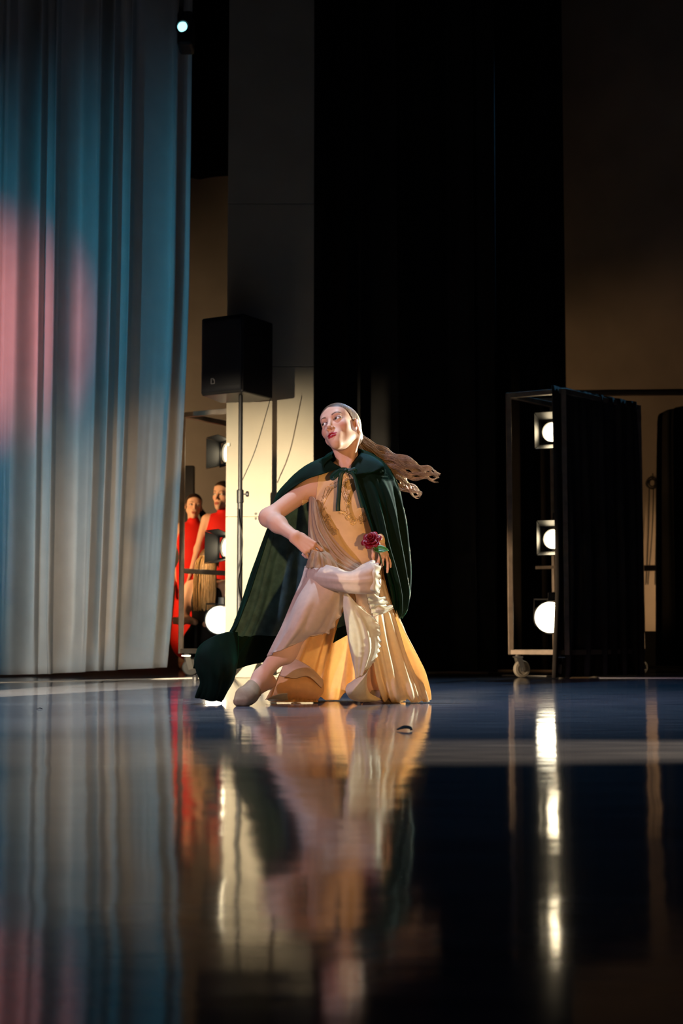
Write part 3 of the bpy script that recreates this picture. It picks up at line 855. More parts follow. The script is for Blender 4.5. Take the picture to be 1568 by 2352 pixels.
def eyeballs(gaze, iris=(0.05, 0.045, 0.03)):
    """both eyeballs: head-local vertices, triangles, colours"""
    Vs, Ts, Cs = [], [], []
    for s in (-1, 1):
        bm = bmesh.new(); bmesh.ops.create_icosphere(bm, subdivisions=4, radius=0.0124)
        bm.verts.index_update()
        v = np.array([q.co for q in bm.verts]); t = np.array([[q.index for q in f.verts] for f in bm.faces]); bm.free()
        g = np.array(gaze, float); g /= np.linalg.norm(g)
        a = np.degrees(np.arccos(np.clip(v @ g / 0.0124, -1, 1)))
        c = np.tile((0.78, 0.74, 0.70), (len(v), 1)); c[a < 31] = iris; c[a < 14] = (0.004, 0.004, 0.004)
        k = sum(len(q) for q in Vs)
        Vs.append(v + np.array((s * EYE, -0.0775, -0.0005))); Ts.append(t + k); Cs.append(c)
    return np.vstack(Vs), np.vstack(Ts), np.vstack(Cs)

def Rot(yaw, tilt, roll):
    return np.array(Matrix.Rotation(math.radians(roll), 3, 'Y') @ Matrix.Rotation(math.radians(tilt), 3, 'X') @ Matrix.Rotation(math.radians(yaw), 3, 'Z'))

FING = [  # knuckle x, y ; segment lengths ; radius
    ((0.086, 0.029), (0.043, 0.026, 0.021), 0.0085), ((0.090, 0.009), (0.048, 0.030, 0.022), 0.0088),
    ((0.086, -0.011), (0.045, 0.028, 0.021), 0.0083), ((0.078, -0.029), (0.034, 0.021, 0.019), 0.0073)]
def hand_prims(w, R, curls, spread=0.06, thumb=((0.024, 0.026, -0.008), (0.052, 0.046, -0.022), (0.078, 0.050, -0.034), (0.096, 0.046, -0.044)), s=1.0, side=1):
    """w wrist; R columns: along the fingers, towards the thumb, out of the back of the hand"""
    w = np.array(w, float); out = []
    def W(q): q = np.array(q, float) * s; q[1] *= side; return w + R @ q
    for i, ((kx, ky), seg, r) in enumerate(FING):
        out.append(cap(W((0.004, ky * 0.55, 0)), W((kx, ky, 0.002)), 0.0135 * s, 0.0098 * s, 0.014))
        a = 0.0; q = np.array((kx, ky, 0.0)); lat = (1.5 - i) * spread
        for j in range(3):
            a += curls[i][j]
            d = np.array((math.cos(a) * math.cos(lat), math.sin(lat) * math.cos(a), -math.sin(a)))
            q2 = q + d * seg[j]
            out.append(cap(W(q), W(q2), r * s * (1 - 0.09 * j), r * s * (0.92 - 0.09 * j), 0.003)); q = q2
    for j in range(3):
        out.append(cap(W(thumb[j]), W(thumb[j + 1]), (0.0125, 0.0098, 0.0086)[j] * s, (0.0105, 0.0088, 0.0066)[j] * s, 0.006 if j else 0.012))
    return out

M['skin'] = mat('skin', (0.72, 0.47, 0.36), 0.55, attr='Col', sss=0.12, spec=0.28)
M['hair_brown'] = mat('slicked_brown_hair', (0.150, 0.078, 0.038), 0.5, spec=0.3, var=0.35, var_scale=60, bump=(70, 0.6, 0.004), stretch=(3, 0.25, 1))
M['tail_hair'] = mat('long_brown_hair', (0.29, 0.185, 0.105), 0.4, spec=0.5, var=0.35, var_scale=40)
SKIN = (0.70, 0.42, 0.285)

# ================================================================== THE DANCER
RH = Rot(-28, -24, -10); HS = 1.06
HC = np.array(D(784.0, 986.0, -0.005))
def HW(q): return HC + RH @ (np.array(q, float) * HS)
def A3(px, py, dy=0.0): return np.array(D(px, py, dy))

neck_b = A3(797, 1068, 0.035)
sh_r, el_r, wr_r = A3(716, 1117, 0.03), A3(616, 1189, -0.04), A3(676, 1232, -0.19)
sh_l, el_l, wr_l = A3(864, 1115, 0.05), A3(893, 1205, 0.09), A3(874, 1240, -0.105)
hip_r, kn_r, an_r = A3(768, 1312, 0.03), A3(693, 1435, -0.20), A3(600, 1556, -0.13)
hip_l, kn_l, an_l = A3(838, 1308, 0.04), A3(842, 1336, -0.27), A3(850, 1572, 0.10)
hp = [xform(p, HC, RH, HS) for p in head_prims()]
neckp = [cap(HW((0, 0.028, -0.050)), neck_b, 0.045, 0.050, 0.012),
         cap(HW((0.060, 0.022, -0.045)), A3(800, 1078, -0.025), 0.013, 0.011, 0.02),
         cap(HW((-0.060, 0.022, -0.045)), A3(792, 1078, -0.025), 0.012, 0.011, 0.02)]
torso = [ell(A3(793, 1150, 0.035), (0.126, 0.092, 0.150), k=0.05),
         cap(A3(738, 1107, 0.035), A3(850, 1104, 0.035), 0.044, 0.044, 0.05),
         cap(neck_b + np.array((0, 0.02, 0.01)), sh_r + np.array((0.02, 0.01, 0.01)), 0.036, 0.030, 0.04),
         cap(neck_b + np.array((0, 0.02, 0.01)), sh_l + np.array((-0.02, 0.01, 0.01)), 0.036, 0.030, 0.04),
         cap(A3(788, 1083, -0.035), A3(735, 1096, -0.01), 0.009, 0.009, 0.025), cap(A3(802, 1083, -0.035), A3(850, 1092, -0.01), 0.009, 0.009, 0.025),
         ell(A3(760, 1158, -0.030), (0.050, 0.040, 0.050), k=0.045), ell(A3(822, 1158, -0.030), (0.050, 0.040, 0.050), k=0.045),
         ell(A3(797, 1228, 0.035), (0.104, 0.078, 0.11), k=0.06),
         ell(A3(802, 1288, 0.045), (0.150, 0.105, 0.095), k=0.06)]
arms = [cap(sh_r, el_r, 0.043, 0.036, 0.035), ell(sh_r, (0.048, 0.046, 0.046), k=0.03), cap(el_r, wr_r, 0.037, 0.0235, 0.03),
        ell(el_r * 0.62 + wr_r * 0.38 + np.array((0, 0, 0.004)), (0.036, 0.036, 0.036), k=0.03),
        cap(sh_l, el_l, 0.042, 0.035, 0.035), ell(sh_l, (0.047, 0.046, 0.046), k=0.03), cap(el_l, wr_l, 0.035, 0.0235, 0.03)]
heel_r = A3(616, 1566, -0.08); ball_r = A3(566, 1598, -0.20); toe_r = A3(556, 1611, -0.225)
toe_r[2] = max(toe_r[2], 0.020)
ball_r[2] = max(ball_r[2], 0.026)
legs = [cap(hip_r, kn_r, 0.078, 0.052, 0.06), cap(kn_r, an_r, 0.046, 0.029, 0.04), ell(kn_r * 0.62 + an_r * 0.38 + np.array((0.008, 0.012, 0)), (0.042, 0.045, 0.075), k=0.05),
        cap(an_r, ball_r, 0.030, 0.030, 0.03), cap(an_r, heel_r, 0.028, 0.026, 0.03), cap(heel_r, ball_r, 0.026, 0.028, 0.03),
        cap(ball_r + np.array((-0.018, 0, 0)), toe_r + np.array((-0.016, 0, 0)), 0.026, 0.018, 0.02), cap(ball_r + np.array((0.018, 0, 0)), toe_r + np.array((0.014, 0, 0)), 0.026, 0.018, 0.02),
        cap(hip_l + np.array((0, 0, -0.02)), kn_l, 0.066, 0.050, 0.06), cap(kn_l, an_l, 0.050, 0.033, 0.04)]
f_l = A3(850, 1600, 0.10); f_l[2] = 0.022
t_l = f_l + np.array((0.11, -0.05, 0.0))
legs += [cap(an_l, f_l + np.array((0, 0.03, 0.006)), 0.033, 0.027, 0.03), cap(f_l + np.array((0, 0.03, 0.004)), t_l, 0.026, 0.020, 0.03), cap(an_l, t_l, 0.03, 0.02, 0.02)]

def frame(xdir, zhint):
    x = np.array(xdir, float); x /= np.linalg.norm(x)
    z = np.array(zhint, float); z -= x * (z @ x); z /= np.linalg.norm(z)
    return np.stack([x, np.cross(z, x), z], 1)
# right hand (on the viewer's left) closed on the skirt, back of the hand towards the camera
RR = frame(A3(716, 1262, -0.20) - wr_r, (-0.25, -1.0, 0.55))
c_r = [(0.55, 1.25, 0.8), (0.65, 1.3, 0.8), (0.75, 1.3, 0.8), (0.85, 1.3, 0.8)]
hand_r = hand_prims(wr_r, RR, c_r, 0.05, s=0.98, side=1,
                    thumb=((0.024, 0.026, -0.008), (0.050, 0.036, -0.030), (0.072, 0.028, -0.046), (0.086, 0.014, -0.050)))
# left hand (on the viewer's right) hanging below the rose
RL = frame(A3(889, 1300, -0.13) - wr_l, (0.55, -0.85, 0.1))
c_l = [(0.75, 0.9, 0.5), (0.55, 0.8, 0.5), (0.15, 0.25, 0.2), (0.10, 0.20, 0.15)]
hand_l = hand_prims(wr_l, RL, c_l, 0.04, s=0.80, side=-1)

def zone_mesh(prims, vox, iso=0.0, R=None, pad=0.015, box=None):
    if box is None: o, n = bounds_grid(prims, vox, pad)
    else: o = np.array(box[0]); n = np.ceil((np.array(box[1]) - o) / vox).astype(int) + 1
    R = np.eye(3) if R is None else R
    Dm = field(prims, o, R, tuple(n), vox)
    return surface_nets(Dm, o, R, vox, iso)

# shared pieces in three resolutions, each cut so that they butt against one another
def plane_g(V, p, nrm): return (V - np.array(p)) @ np.array(nrm)
necklow = neck_b * 0.55 + HW((0, 0.028, -0.050)) * 0.45; ndir = HW((0, 0.028, -0.050)) - neck_b; ndir = ndir / np.linalg.norm(ndir)
wd_r = (wr_r - el_r) / np.linalg.norm(wr_r - el_r); wd_l = (wr_l - el_l) / np.linalg.norm(wr_l - el_l)
def cut_wrist(V, wr, wd): return np.minimum((V - wr) @ wd - (-0.03), 0.16 - np.linalg.norm(V - wr, axis=1))

bodyp = torso + arms + legs + neckp
# main body
Vb, Qb = zone_mesh(bodyp + hand_r + hand_l, 0.0055)
g = -plane_g(Vb, necklow, ndir)
far = np.linalg.norm(Vb - HC, axis=1) > 0.30
g = np.where(far, 1.0, g)
for wr, wd in ((wr_r, wd_r), (wr_l, wd_l)):
    g = np.minimum(g, -cut_wrist(Vb, wr, wd))
Vb, Tb = keep(Vb, Qb, g)
Cb = np.tile(SKIN, (len(Vb), 1))
# head and upper neck
o = HC + RH @ np.array((-0.105, -0.155, -0.21)) * HS
nH = (np.array((0.21, 0.29, 0.345)) * HS / 0.00155).astype(int)
Dh = field(hp + neckp + torso[:4], o, RH, tuple(nH), 0.00155)
Vh, Qh = surface_nets(Dh, o, RH, 0.00155)
Vh, Th = keep(Vh, Qh, plane_g(Vh, necklow, ndir) + 0.001)
Lh = ((Vh - HC) @ RH) / HS
Ch = face_colors(Lh, SKIN, (0.36, 0.012, 0.020), (0.085, 0.045, 0.025), (0.020, 0.010, 0.008), scalp=(0.012, (0.085, 0.048, 0.026)))
Ve, Te, Ce = eyeballs((-0.36, -1.0, 0.06))
Ve = HC + (Ve * HS) @ RH.T
# teeth glimpse between the lips
bm = bmesh.new(); bmesh.ops.create_icosphere(bm, subdivisions=2, radius=1.0); bm.verts.index_update()
tv = np.array([q.co for q in bm.verts]) * np.array((0.011, 0.006, 0.0035)) + np.array((0, -0.0935, -0.0727)); tt = np.array([[q.index for q in f.verts] for f in bm.faces]); bm.free()
Vt = HC + (tv * HS) @ RH.T; Ct = np.tile((0.75, 0.70, 0.64), (len(Vt), 1))
parts = [(Vb, Tb, Cb), (Vh, Th, Ch), (Ve, Te, Ce), (Vt, tt, Ct)]
for wr, wd, hnd, ar in ((wr_r, wd_r, hand_r, arms[2]), (wr_l, wd_l, hand_l, arms[6])):
    lo = wr - 0.19; hi = wr + 0.19
    Vq, Qq = zone_mesh([ar] + hnd, 0.0022, box=(lo, hi))
    Vq, Tq = keep(Vq, Qq, cut_wrist(Vq, wr, wd) + 0.001)
    parts.append((Vq, Tq, np.tile(np.array(SKIN) * (1.0, 0.97, 0.97), (len(Vq), 1))))
V = np.vstack([q[0] for q in parts]); C = np.vstack([q[2] for q in parts]); k = 0; T = []
for q in parts: T.append(q[1] + k); k += len(q[0])
T = np.vstack(T)
skin_mats = [M['skin'], mat('eye_gloss', (0.8, 0.8, 0.8), 0.08, attr='Col')]
MI = np.concatenate([np.full(len(q[1]), 1 if i == 2 else 0) for i, q in enumerate(parts)])
base = A3(770, 1610, 0.0); base[2] = 0
pivot = empty('tmp', base); pivot.location = base; bpy.context.view_layer.update()
dancer = mesh_from('person', V - base, T, skin_mats, None, C, MI)
bpy.data.objects.remove(pivot)
dancer.location = base; bpy.context.view_layer.update()
tag(dancer, 'dancing woman in green velvet cape and flowing cream dress, lunging on the stage', 'person')

# ---- slicked hair: shell over the skull, cut along the hairline
hair_p = [xform(p, HC, RH, HS) for p in [ell((0, 0.014, 0.034), (0.0725, 0.094, 0.080), k=0.02), ell((0, -0.030, -0.030), (0.0595, 0.055, 0.070), k=0.03),
          ell((0, -0.040, 0.045), (0.059, 0.042, 0.046), k=0.03), ell((0, 0.075, -0.020), (0.048, 0.03, 0.035), k=0.03)]]
Dq = field(hair_p, o, RH, tuple(nH // 1), 0.00155 * 1.0)
Vq, Qq = surface_nets(Dq, o, RH, 0.00155, 0.001)
Lq = ((Vq - HC) @ RH) / HS
x, y, z = Lq.T
th = np.arctan2(y, np.abs(x))
gh = 0.72 * y + 0.69 * z + 0.012 + 0.006 * np.sin(np.abs(x) * 60) - 0.10 * np.clip(np.abs(x) - 0.055, 0, 1) + 0.0012 * np.sin(x * 900) * np.sin(z * 500)
gh = np.minimum(gh, z + 0.072)
earcut = np.hypot((y - 0.008) / 0.020, (z + 0.010) / 0.034) - 1
gh = np.where(np.abs(x) > 0.05, np.minimum(gh, earcut * 0.02), gh)
Vq, Tq = keep(Vq, Qq, gh)
hair = mesh_from('hair', Vq, Tq, M['hair_brown'], dancer)
hair.modifiers.new('t', 'SOLIDIFY').thickness = 0.001

# ---- ponytail flying to the right
def ponytail(name, lobes, parent, m, seed, nstr=260, rad=0.0011):
    r = np.random.default_rng(seed); mb = MB()
    for i in range(nstr):
        lobe = lobes[0] if r.random() < lobes[0]['share'] else lobes[1]
        c = np.array([A3(*q[:3]) for q in lobe['c']]); w = np.array([q[3] for q in lobe['c']]) * 1.887e-3
        e = 0.62 + 0.40 * r.random()
        n = 34
        tt_ = np.linspace(0, e if e < 1 else 1, n)
        base_ = catmull(c, n, tt_); wd_ = catmull(w[:, None], n, tt_)[:, 0]
        k = int(r.integers(0, 9)); ca = k * 2.4 + seed; cq = 0.25 + 0.75 * ((k * 0.37) % 1.0)
        a = r.uniform(0, 2 * math.pi); q = math.sqrt(r.random())
        tan = np.gradient(base_, axis=0); tan /= np.linalg.norm(tan, axis=1, keepdims=True)
        s1 = np.cross(tan, (0, 1, 0)); s1 /= np.linalg.norm(s1, axis=1, keepdims=True); s2 = np.cross(tan, s1)
        loose = 0.36 * (1 - 0.55 * tt_ ** 2)
        wave = 0.0085 * np.clip((tt_ - 0.2) * 2, 0, 1) * np.sin(tt_ * 30 + k * 1.7 + r.normal(0, 0.25))
        o1 = cq * math.cos(ca) + q * math.cos(a) * loose; o2 = cq * math.sin(ca) + q * math.sin(a) * loose
        off = s1 * (o1 * wd_ + wave)[:, None] + s2 * (o2 * wd_ * 0.7 + 0.5 * wave)[:, None]
        pts = base_ + off + r.normal(0, 0.0006, (n, 3))
        mb.tube(pts, rad * (1.15 - 0.75 * np.linspace(0, 1, n) ** 2), 3, False)
    return mb.build(name, m, parent, True)
ponytail('ponytail', [dict(share=0.68, c=[(806, 985, 0.115, 7), (824, 1005, 0.12, 12), (848, 1030, 0.11, 21), (885, 1052, 0.09, 25), (930, 1068, 0.06, 22), (975, 1084, 0.04, 17), (1010, 1092, 0.03, 12)]),
                      dict(share=0.32, c=[(806, 985, 0.115, 7), (824, 1008, 0.12, 10), (850, 1036, 0.115, 17), (884, 1064, 0.10, 20), (912, 1093, 0.09, 16), (942, 1122, 0.08, 13), (968, 1136, 0.07, 8)])],
         dancer, M['tail_hair'], 3, 620)

# ---- leotard: close shell over the torso
M['leotard'] = mat('nude_stretch_fabric', (0.78, 0.53, 0.25), 0.55, spec=0.3, sheen=0.2, sheen_tint=(0.9, 0.7, 0.5), var=0.05, var_scale=30, bump=(400, 0.1, 0.001))
lo = A3(690, 1345, -0.2); hi = A3(900, 1060, 0.25)
Vl, Ql = zone_mesh(torso + arms + neckp + legs[:1] + legs[8:9], 0.004, 0.0035, box=(lo, hi))
pxy = lambda V: (784 + 0 * V[:, 0])
def to_px(V):
    X, Y, Z = V[:, 0], V[:, 1], V[:, 2] - CAM_H
    d = Y * CP + Z * SP; up = -Y * SP + Z * CP
    return 784 + F * X / d, 1176 - F * up / d
ux, uy = to_px(Vl)
# arm holes and neckline are cut by planes through shoulder and collar
g1 = plane_g(Vl, A3(731, 1100, 0.03), (0.93, 0.0, -0.10)); g2 = plane_g(Vl, A3(853, 1100, 0.03), (-0.93, 0, -0.10))
g3 = -(Vl[:, 2] - (A3(790, 1084, 0)[2] + 0.0)) + 0.9 * np.abs(Vl[:, 0] - A3(797, 1084, 0)[0]) * (Vl[:, 1] < Y0 + 0.03) * 0.35
low = Vl[:, 2] < A3(790, 1150, 0)[2]
Vl, Tl = keep(Vl, Ql, np.minimum(np.minimum(np.where(low, 0.05, g1), np.where(low, 0.05, g2)), g3))
leo = mesh_from('leotard', Vl, Tl, M['leotard'], dancer)
leo.modifiers.new('t', 'SOLIDIFY').thickness = 0.002
bvh = BVHTree.FromPolygons([tuple(p) for p in Vl], [tuple(int(i) for i in t) for t in Tl])

# ---- gold scroll embroidery lying on the leotard
M['gold'] = mat('gold_thread', (0.70, 0.50, 0.24), 0.38, metal=0.7, var=0.3, var_scale=80)
M['bead'] = mat('clear_beads', (0.95, 0.88, 0.75), 0.1, metal=0.3)
def on_leo(px, py, lift=0.0015):
    d = (P(px, py, 7.0) - cam.location).normalized()
    h = bvh.ray_cast(cam.location, d)
    if h[0] is None: return None
    return h[0] - d * lift
emb = MB(); beads = MB(); re_ = np.random.default_rng(11)
def stroke(pts, r=0.0013):
    q = [on_leo(*p) for p in catmull(pts, max(8, len(pts) * 6))]
    run = []
    for p in q + [None]:
        if p is None or (run and (p - run[-1]).length > 0.03):
            if len(run) > 3: emb.tube(run, r, 5)
            run = [] if p is None else [p]
        else: run.append(p)
def scroll(cx, cy, r, turns, a0, sgn=1, rr=0.0013):
    stroke([(cx + r * (1 - 0.8 * t) * math.cos(a0 + sgn * t * turns * 2 * math.pi), cy + r * (1 - 0.8 * t) * math.sin(a0 + sgn * t * turns * 2 * math.pi)) for t in np.linspace(0, 1, 16)], rr)
# motif spines (pixels): left sweep, middle stem, lower swirls
spines = [
    [(772, 1112), (758, 1120), (750, 1135), (742, 1155), (738, 1175), (742, 1195), (755, 1212), (765, 1224)],
    [(797, 1090), (794, 1105), (790, 1120), (793, 1135), (798, 1150), (796, 1165)],
    [(778, 1174), (790, 1178), (800, 1186), (808, 1196)],
    [(780, 1100), (776, 1112), (766, 1116)],
    [(838, 1184), (832, 1190), (830, 1200)]]
for sp_ in spines:
    c = catmull(sp_, 40)
    for off in (-7, -3.5, 0, 3.5, 7):
        ph = re_.uniform(0, 6)
        stroke([(p[0] + off * (0.7 + 0.6 * math.sin(i * 0.5 + ph)), p[1] + 0.6 * off * math.cos(i * 0.4 + ph)) for i, p in enumerate(c[::3])], 0.0016)
    for i in range(0, 40, 2):
        p = c[i]
        scroll(p[0] + re_.uniform(-7, 7), p[1] + re_.uniform(-3, 3), re_.uniform(3.0, 5.5), 1.2, re_.uniform(0, 6), re_.choice((-1, 1)), 0.0014)
for (cx, cy, r) in ((768, 1222, 11), (753, 1200, 8), (811, 1198, 11), (838, 1193, 10), (742, 1168, 7), (798, 1158, 8), (795, 1140, 7), (752, 1186, 6), (800, 1100, 6)):
    for q in range(4): scroll(cx, cy, r * (1 - 0.2 * q), 1.4, q * 1.6, 1 if q % 2 else -1, 0.0012)
for k in range(90):
    sp_ = spines[k % 5]; c = catmull(sp_, 30)[re_.integers(0, 30)]
    p = on_leo(c[0] + re_.uniform(-8, 8), c[1] + re_.uniform(-5, 5), 0.002)
    if p is not None: beads.lathe(p, (0, -1, 0), [(0.0, 0.0016), (0.0012, 0.001), (0.0017, 0), (0.0012, -0.001)], 6)
eo = emb.build('embroidery', M['gold'], leo, True); eo['label'] = 'raised gold scrollwork'
tag(beads.build('bead_trim', M['bead'], leo, True), kind='stuff')

# ---- shoe on the pointed foot
M['shoe'] = mat('beige_canvas', (0.38, 0.26, 0.14), 0.7, var=0.12, var_scale=40, bump=(200, 0.3, 0.001))
lo = np.minimum.reduce([ball_r, toe_r, heel_r]) - 0.07; hi = np.maximum.reduce([ball_r, toe_r, heel_r]) + 0.09
Vs, Qs = zone_mesh(legs[1:8], 0.003, 0.0035, box=(lo, hi))
ax_ = (toe_r - an_r); ax_ /= np.linalg.norm(ax_)
gs = plane_g(Vs, an_r * 0.45 + ball_r * 0.55, ax_) + 0.010 * np.cos((Vs[:, 0] - ball_r[0]) * 30)
Vs, Ts = keep(Vs, Qs, gs)
sh = mesh_from('dance_shoe', Vs, Ts, M['shoe'], dancer); sh.modifiers.new('t', 'SOLIDIFY').thickness = 0.003
lo = np.minimum(f_l, t_l) - 0.07; hi = np.maximum(f_l, t_l) + 0.09
Vs, Qs = zone_mesh(legs[10:], 0.004, 0.0035, box=(lo, hi))
Vs, Ts = keep(Vs, Qs, 0.055 - Vs[:, 2])
sh2 = mesh_from('dance_shoe', Vs, Ts, M['shoe'], dancer); sh2.modifiers.new('t', 'SOLIDIFY').thickness = 0.003

# ================================================================== CLOTHES AS LOFTED SHEETS
def rows(*rs): return [np.array([A3(*q) for q in r]) for r in rs]
def ruffle(G, side, amp, freq, width=4, seed=0):
    """frilled edge: last rows / columns swing along the normal"""
    N_ = normals(G); nv, nu, _ = G.shape; r = np.random.default_rng(seed)
    if side in ('bottom', 'top'):
        ph = np.cumsum(0.6 + 0.8 * r.random(nu)); ph = ph / ph[-1] * freq * 2 * np.pi
        for i in range(width):
            row = nv - 1 - i if side == 'bottom' else i
            G[row] += N_[row] * (amp * (1 - i / width) ** 1.3 * np.sin(ph))[:, None]
    else:
        ph = np.cumsum(0.6 + 0.8 * r.random(nv)); ph = ph / ph[-1] * freq * 2 * np.pi
        for i in range(width):
            c = nu - 1 - i if side == 'right' else i
            G[:, c] += N_[:, c] * (amp * (1 - i / width) ** 1.3 * np.sin(ph))[:, None]
    return G
def folds(G, amp, n, seed, v0=0.0, v1=1.0, along='u', power=1.0):
    nv, nu, _ = G.shape; r = np.random.default_rng(seed); N_ = normals(G)
    u = np.linspace(0, 1, nu)[None]; v = np.linspace(0, 1, nv)[:, None]
    if along == 'v': u, v = v, u
    d = np.zeros((nv, nu))
    for k in range(3):
        d = d + np.sin(2 * np.pi * (n * (1 + 0.7 * k) * (u + 0.03 * np.sin(3 * v + k)) + r.random()) + 0.8 * np.sin(5 * u + r.random() * 6)) / (1 + k)
    ramp = np.clip((v - v0) / max(v1 - v0, 1e-6), 0, 1) ** power
    return G + N_ * (d * amp * ramp)[:, :, None]
def floor_clamp(G, z=0.004):
    G[:, :, 2] = np.maximum(G[:, :, 2], z); return G

# ---- the cape
M['velvet'] = mat('green_velvet', (0.0003, 0.0090, 0.0036), 0.8, sheen=0.12, sheen_tint=(0.0, 0.36, 0.13), spec=0.15, var=0.25, var_scale=14, bump=(60, 0.25, 0.002))
M['lining'] = mat('grey_green_lining', (0.075, 0.17, 0.165), 0.6, spec=0.25, trans=0.3, var=0.35, var_scale=22, bump=(35, 0.4, 0.004))
cape_rows = rows(
    # left front edge ........ left shoulder ........ back ........ right shoulder ........ right front edge
    [(783, 1074, -.075), (762, 1060, -.05), (758, 1046, .02), (775, 1036, .085), (797, 1032, .105), (822, 1036, .095), (838, 1044, .04), (826, 1060, -.04), (806, 1074, -.08)],
    [(742, 1088, -.078), (715, 1074, -.03), (705, 1068, .04), (735, 1066, .12), (797, 1064, .14), (860, 1062, .11), (884, 1066, .05), (858, 1082, -.06), (813, 1100, -.095)],
    [(700, 1103, -.045), (672, 1104, -.01), (664, 1104, .07), (710, 1105, .15), (797, 1105, .17), (885, 1100, .12), (911, 1112, .05), (880, 1125, -.07), (824, 1136, -.105)],
    [(650, 1140, -.005), (634, 1146, .035), (636, 1150, .10), (690, 1160, .18), (797, 1165, .20), (895, 1160, .15), (923, 1170, .05), (893, 1180, -.08), (839, 1185, -.115)],
    [(620, 1210, .075), (613, 1222, .12), (640, 1228, .16), (690, 1235, .21), (797, 1240, .23), (900, 1235, .17), (930, 1235, .05), (902, 1245, -.09), (858, 1243, -.12)],
    [(587, 1300, .10), (585, 1310, .16), (625, 1310, .20), (685, 1315, .24), (790, 1320, .26), (900, 1310, .18), (934, 1300, .05), (915, 1310, -.07), (884, 1310, -.095)],
    [(556, 1390, .10), (560, 1400, .18), (605, 1400, .23), (670, 1400, .27), (770, 1400, .29), (890, 1372, .20), (932, 1352, .06), (924, 1360, -.04), (897, 1358, -.06)],
    [(528, 1450, .06), (535, 1462, .16), (580, 1462, .24), (650, 1460, .29), (755, 1450, .31), (880, 1398, .22), (926, 1388, .08), (922, 1394, .0), (902, 1394, -.02)],
    [(462, 1482, -.02), (500, 1500, .10), (560, 1500, .22), (640, 1490, .29), (745, 1475, .32), (872, 1412, .23), (918, 1404, .09), (916, 1408, .02), (904, 1406, .0)],
    [(448, 1535, -.06), (478, 1545, .05), (545, 1535, .20), (630, 1515, .29), (740, 1490, .32), (870, 1420, .23), (914, 1412, .1), (912, 1414, .03), (902, 1412, .01)])
G = surf(cape_rows, 210, 190)
nv, nu = 190, 210
u = np.linspace(0, 1, nu)[None]; v = np.linspace(0, 1, nv)[:, None]
N_ = normals(G)
right = smooth01((u - 0.62) / 0.12)
d = 0.016 * np.sin(2 * np.pi * (u * 13 + 0.5 * v)) * right * smooth01((v - 0.12) / 0.35)
d = d + 0.008 * np.sin(2 * np.pi * (u * 29 + 0.8 * v + 0.2)) * right * smooth01((v - 0.10) / 0.3)
d = d + 0.012 * np.sin(2 * np.pi * (u * 6.3 - 0.6 * v + 0.1 * np.sin(u * 21))) * (1 - right) * smooth01((v - 0.35) / 0.3)
d = d + 0.004 * np.sin(2 * np.pi * (u * 13 + 1.1 * v + 0.25 * np.sin(u * 31))) * (1 - right) * smooth01((v - 0.25) / 0.3)
G = G + N_ * d[:, :, None]
floor_clamp(G, 0.006)
fm = np.zeros((nv - 1, nu - 1)); vm = np.linspace(0, 1, nv - 1)[:, None] * np.ones((1, nu - 1)); um = np.linspace(0, 1, nu - 1)[None] * np.ones((nv - 1, 1))
cape = sheet('cape', G, [M['velvet'], M['lining']], dancer, 0.004)
# inner lining, a sheet of its own just inside the velvet
N_ = normals(G)
i0, i1 = int(nv * 0.10), int(nv * 0.775); j0, j1 = int(nu * 0.075), int(nu * 0.60)
Gi = G[i0:i1, j0:j1].copy()
toward = np.array(cam.location) - Gi; toward /= np.linalg.norm(toward, axis=2, keepdims=True)
sgn = np.sign((N_[i0:i1, j0:j1] * toward).sum(2).mean())
Gi = Gi + N_[i0:i1, j0:j1] * sgn * 0.006
li = sheet('cape_lining', Gi, M['lining'], cape, 0.001); li['label'] = 'grey-green sheer lining'
# lower left tail of the cape rolling onto the floor
G = surf(rows([(545, 1452, .10), (520, 1452, .02), (490, 1462, -.04), (462, 1480, -.05), (452, 1500, -.03), (470, 1520, .03)],
              [(548, 1490, .10), (520, 1490, -.01), (487, 1494, -.07), (458, 1502, -.08), (447, 1522, -.05), (466, 1535, .02)],
              [(546, 1525, .08), (524, 1528, -.03), (494, 1532, -.08), (466, 1536, -.09), (452, 1542, -.06), (470, 1552, .01)],
              [(540, 1560, .06), (520, 1566, -.04), (496, 1568, -.08), (474, 1566, -.08), (463, 1566, -.05), (478, 1570, .01)],
              [(524, 1590, .04), (512, 1594, -.03), (492, 1594, -.06), (470, 1590, -.06), (456, 1588, -.04), (474, 1590, .02)],
              [(510, 1608, .03), (504, 1611, -.02), (486, 1610, -.04), (464, 1606, -.04), (451, 1602, -.03), (468, 1600, .02)]), 70, 60)
G = folds(G, 0.004, 3, 5, 0.1, 0.5)
floor_clamp(G, 0.006)
sheet('cape_tail', G, M['velvet'], cape, 0.004)
# hood lying on the shoulders
G = surf(rows([(764, 1050, -.045), (762, 1042, .02), (778, 1030, .085), (797, 1026, .105), (818, 1030, .095), (830, 1036, .05), (822, 1050, -.03), (806, 1072, -.078)],
              [(752, 1058, -.055), (744, 1050, .02), (762, 1040, .11), (797, 1034, .135), (838, 1038, .12), (856, 1046, .05), (846, 1060, -.045), (810, 1080, -.090)],
              [(744, 1070, -.062), (730, 1062, .02), (750, 1056, .135), (797, 1054, .165), (850, 1054, .145), (880, 1060, .05), (866, 1076, -.062), (815, 1090, -.100)],
              [(748, 1076, -.064), (735, 1072, .02), (752, 1070, .14), (797, 1070, .17), (850, 1068, .15), (876, 1070, .05), (864, 1082, -.066), (816, 1094, -.100)]), 90, 24)
G = folds(G, 0.0035, 4, 9, 0.1, 0.6)
sheet('hood', G, M['velvet'], cape, 0.006)
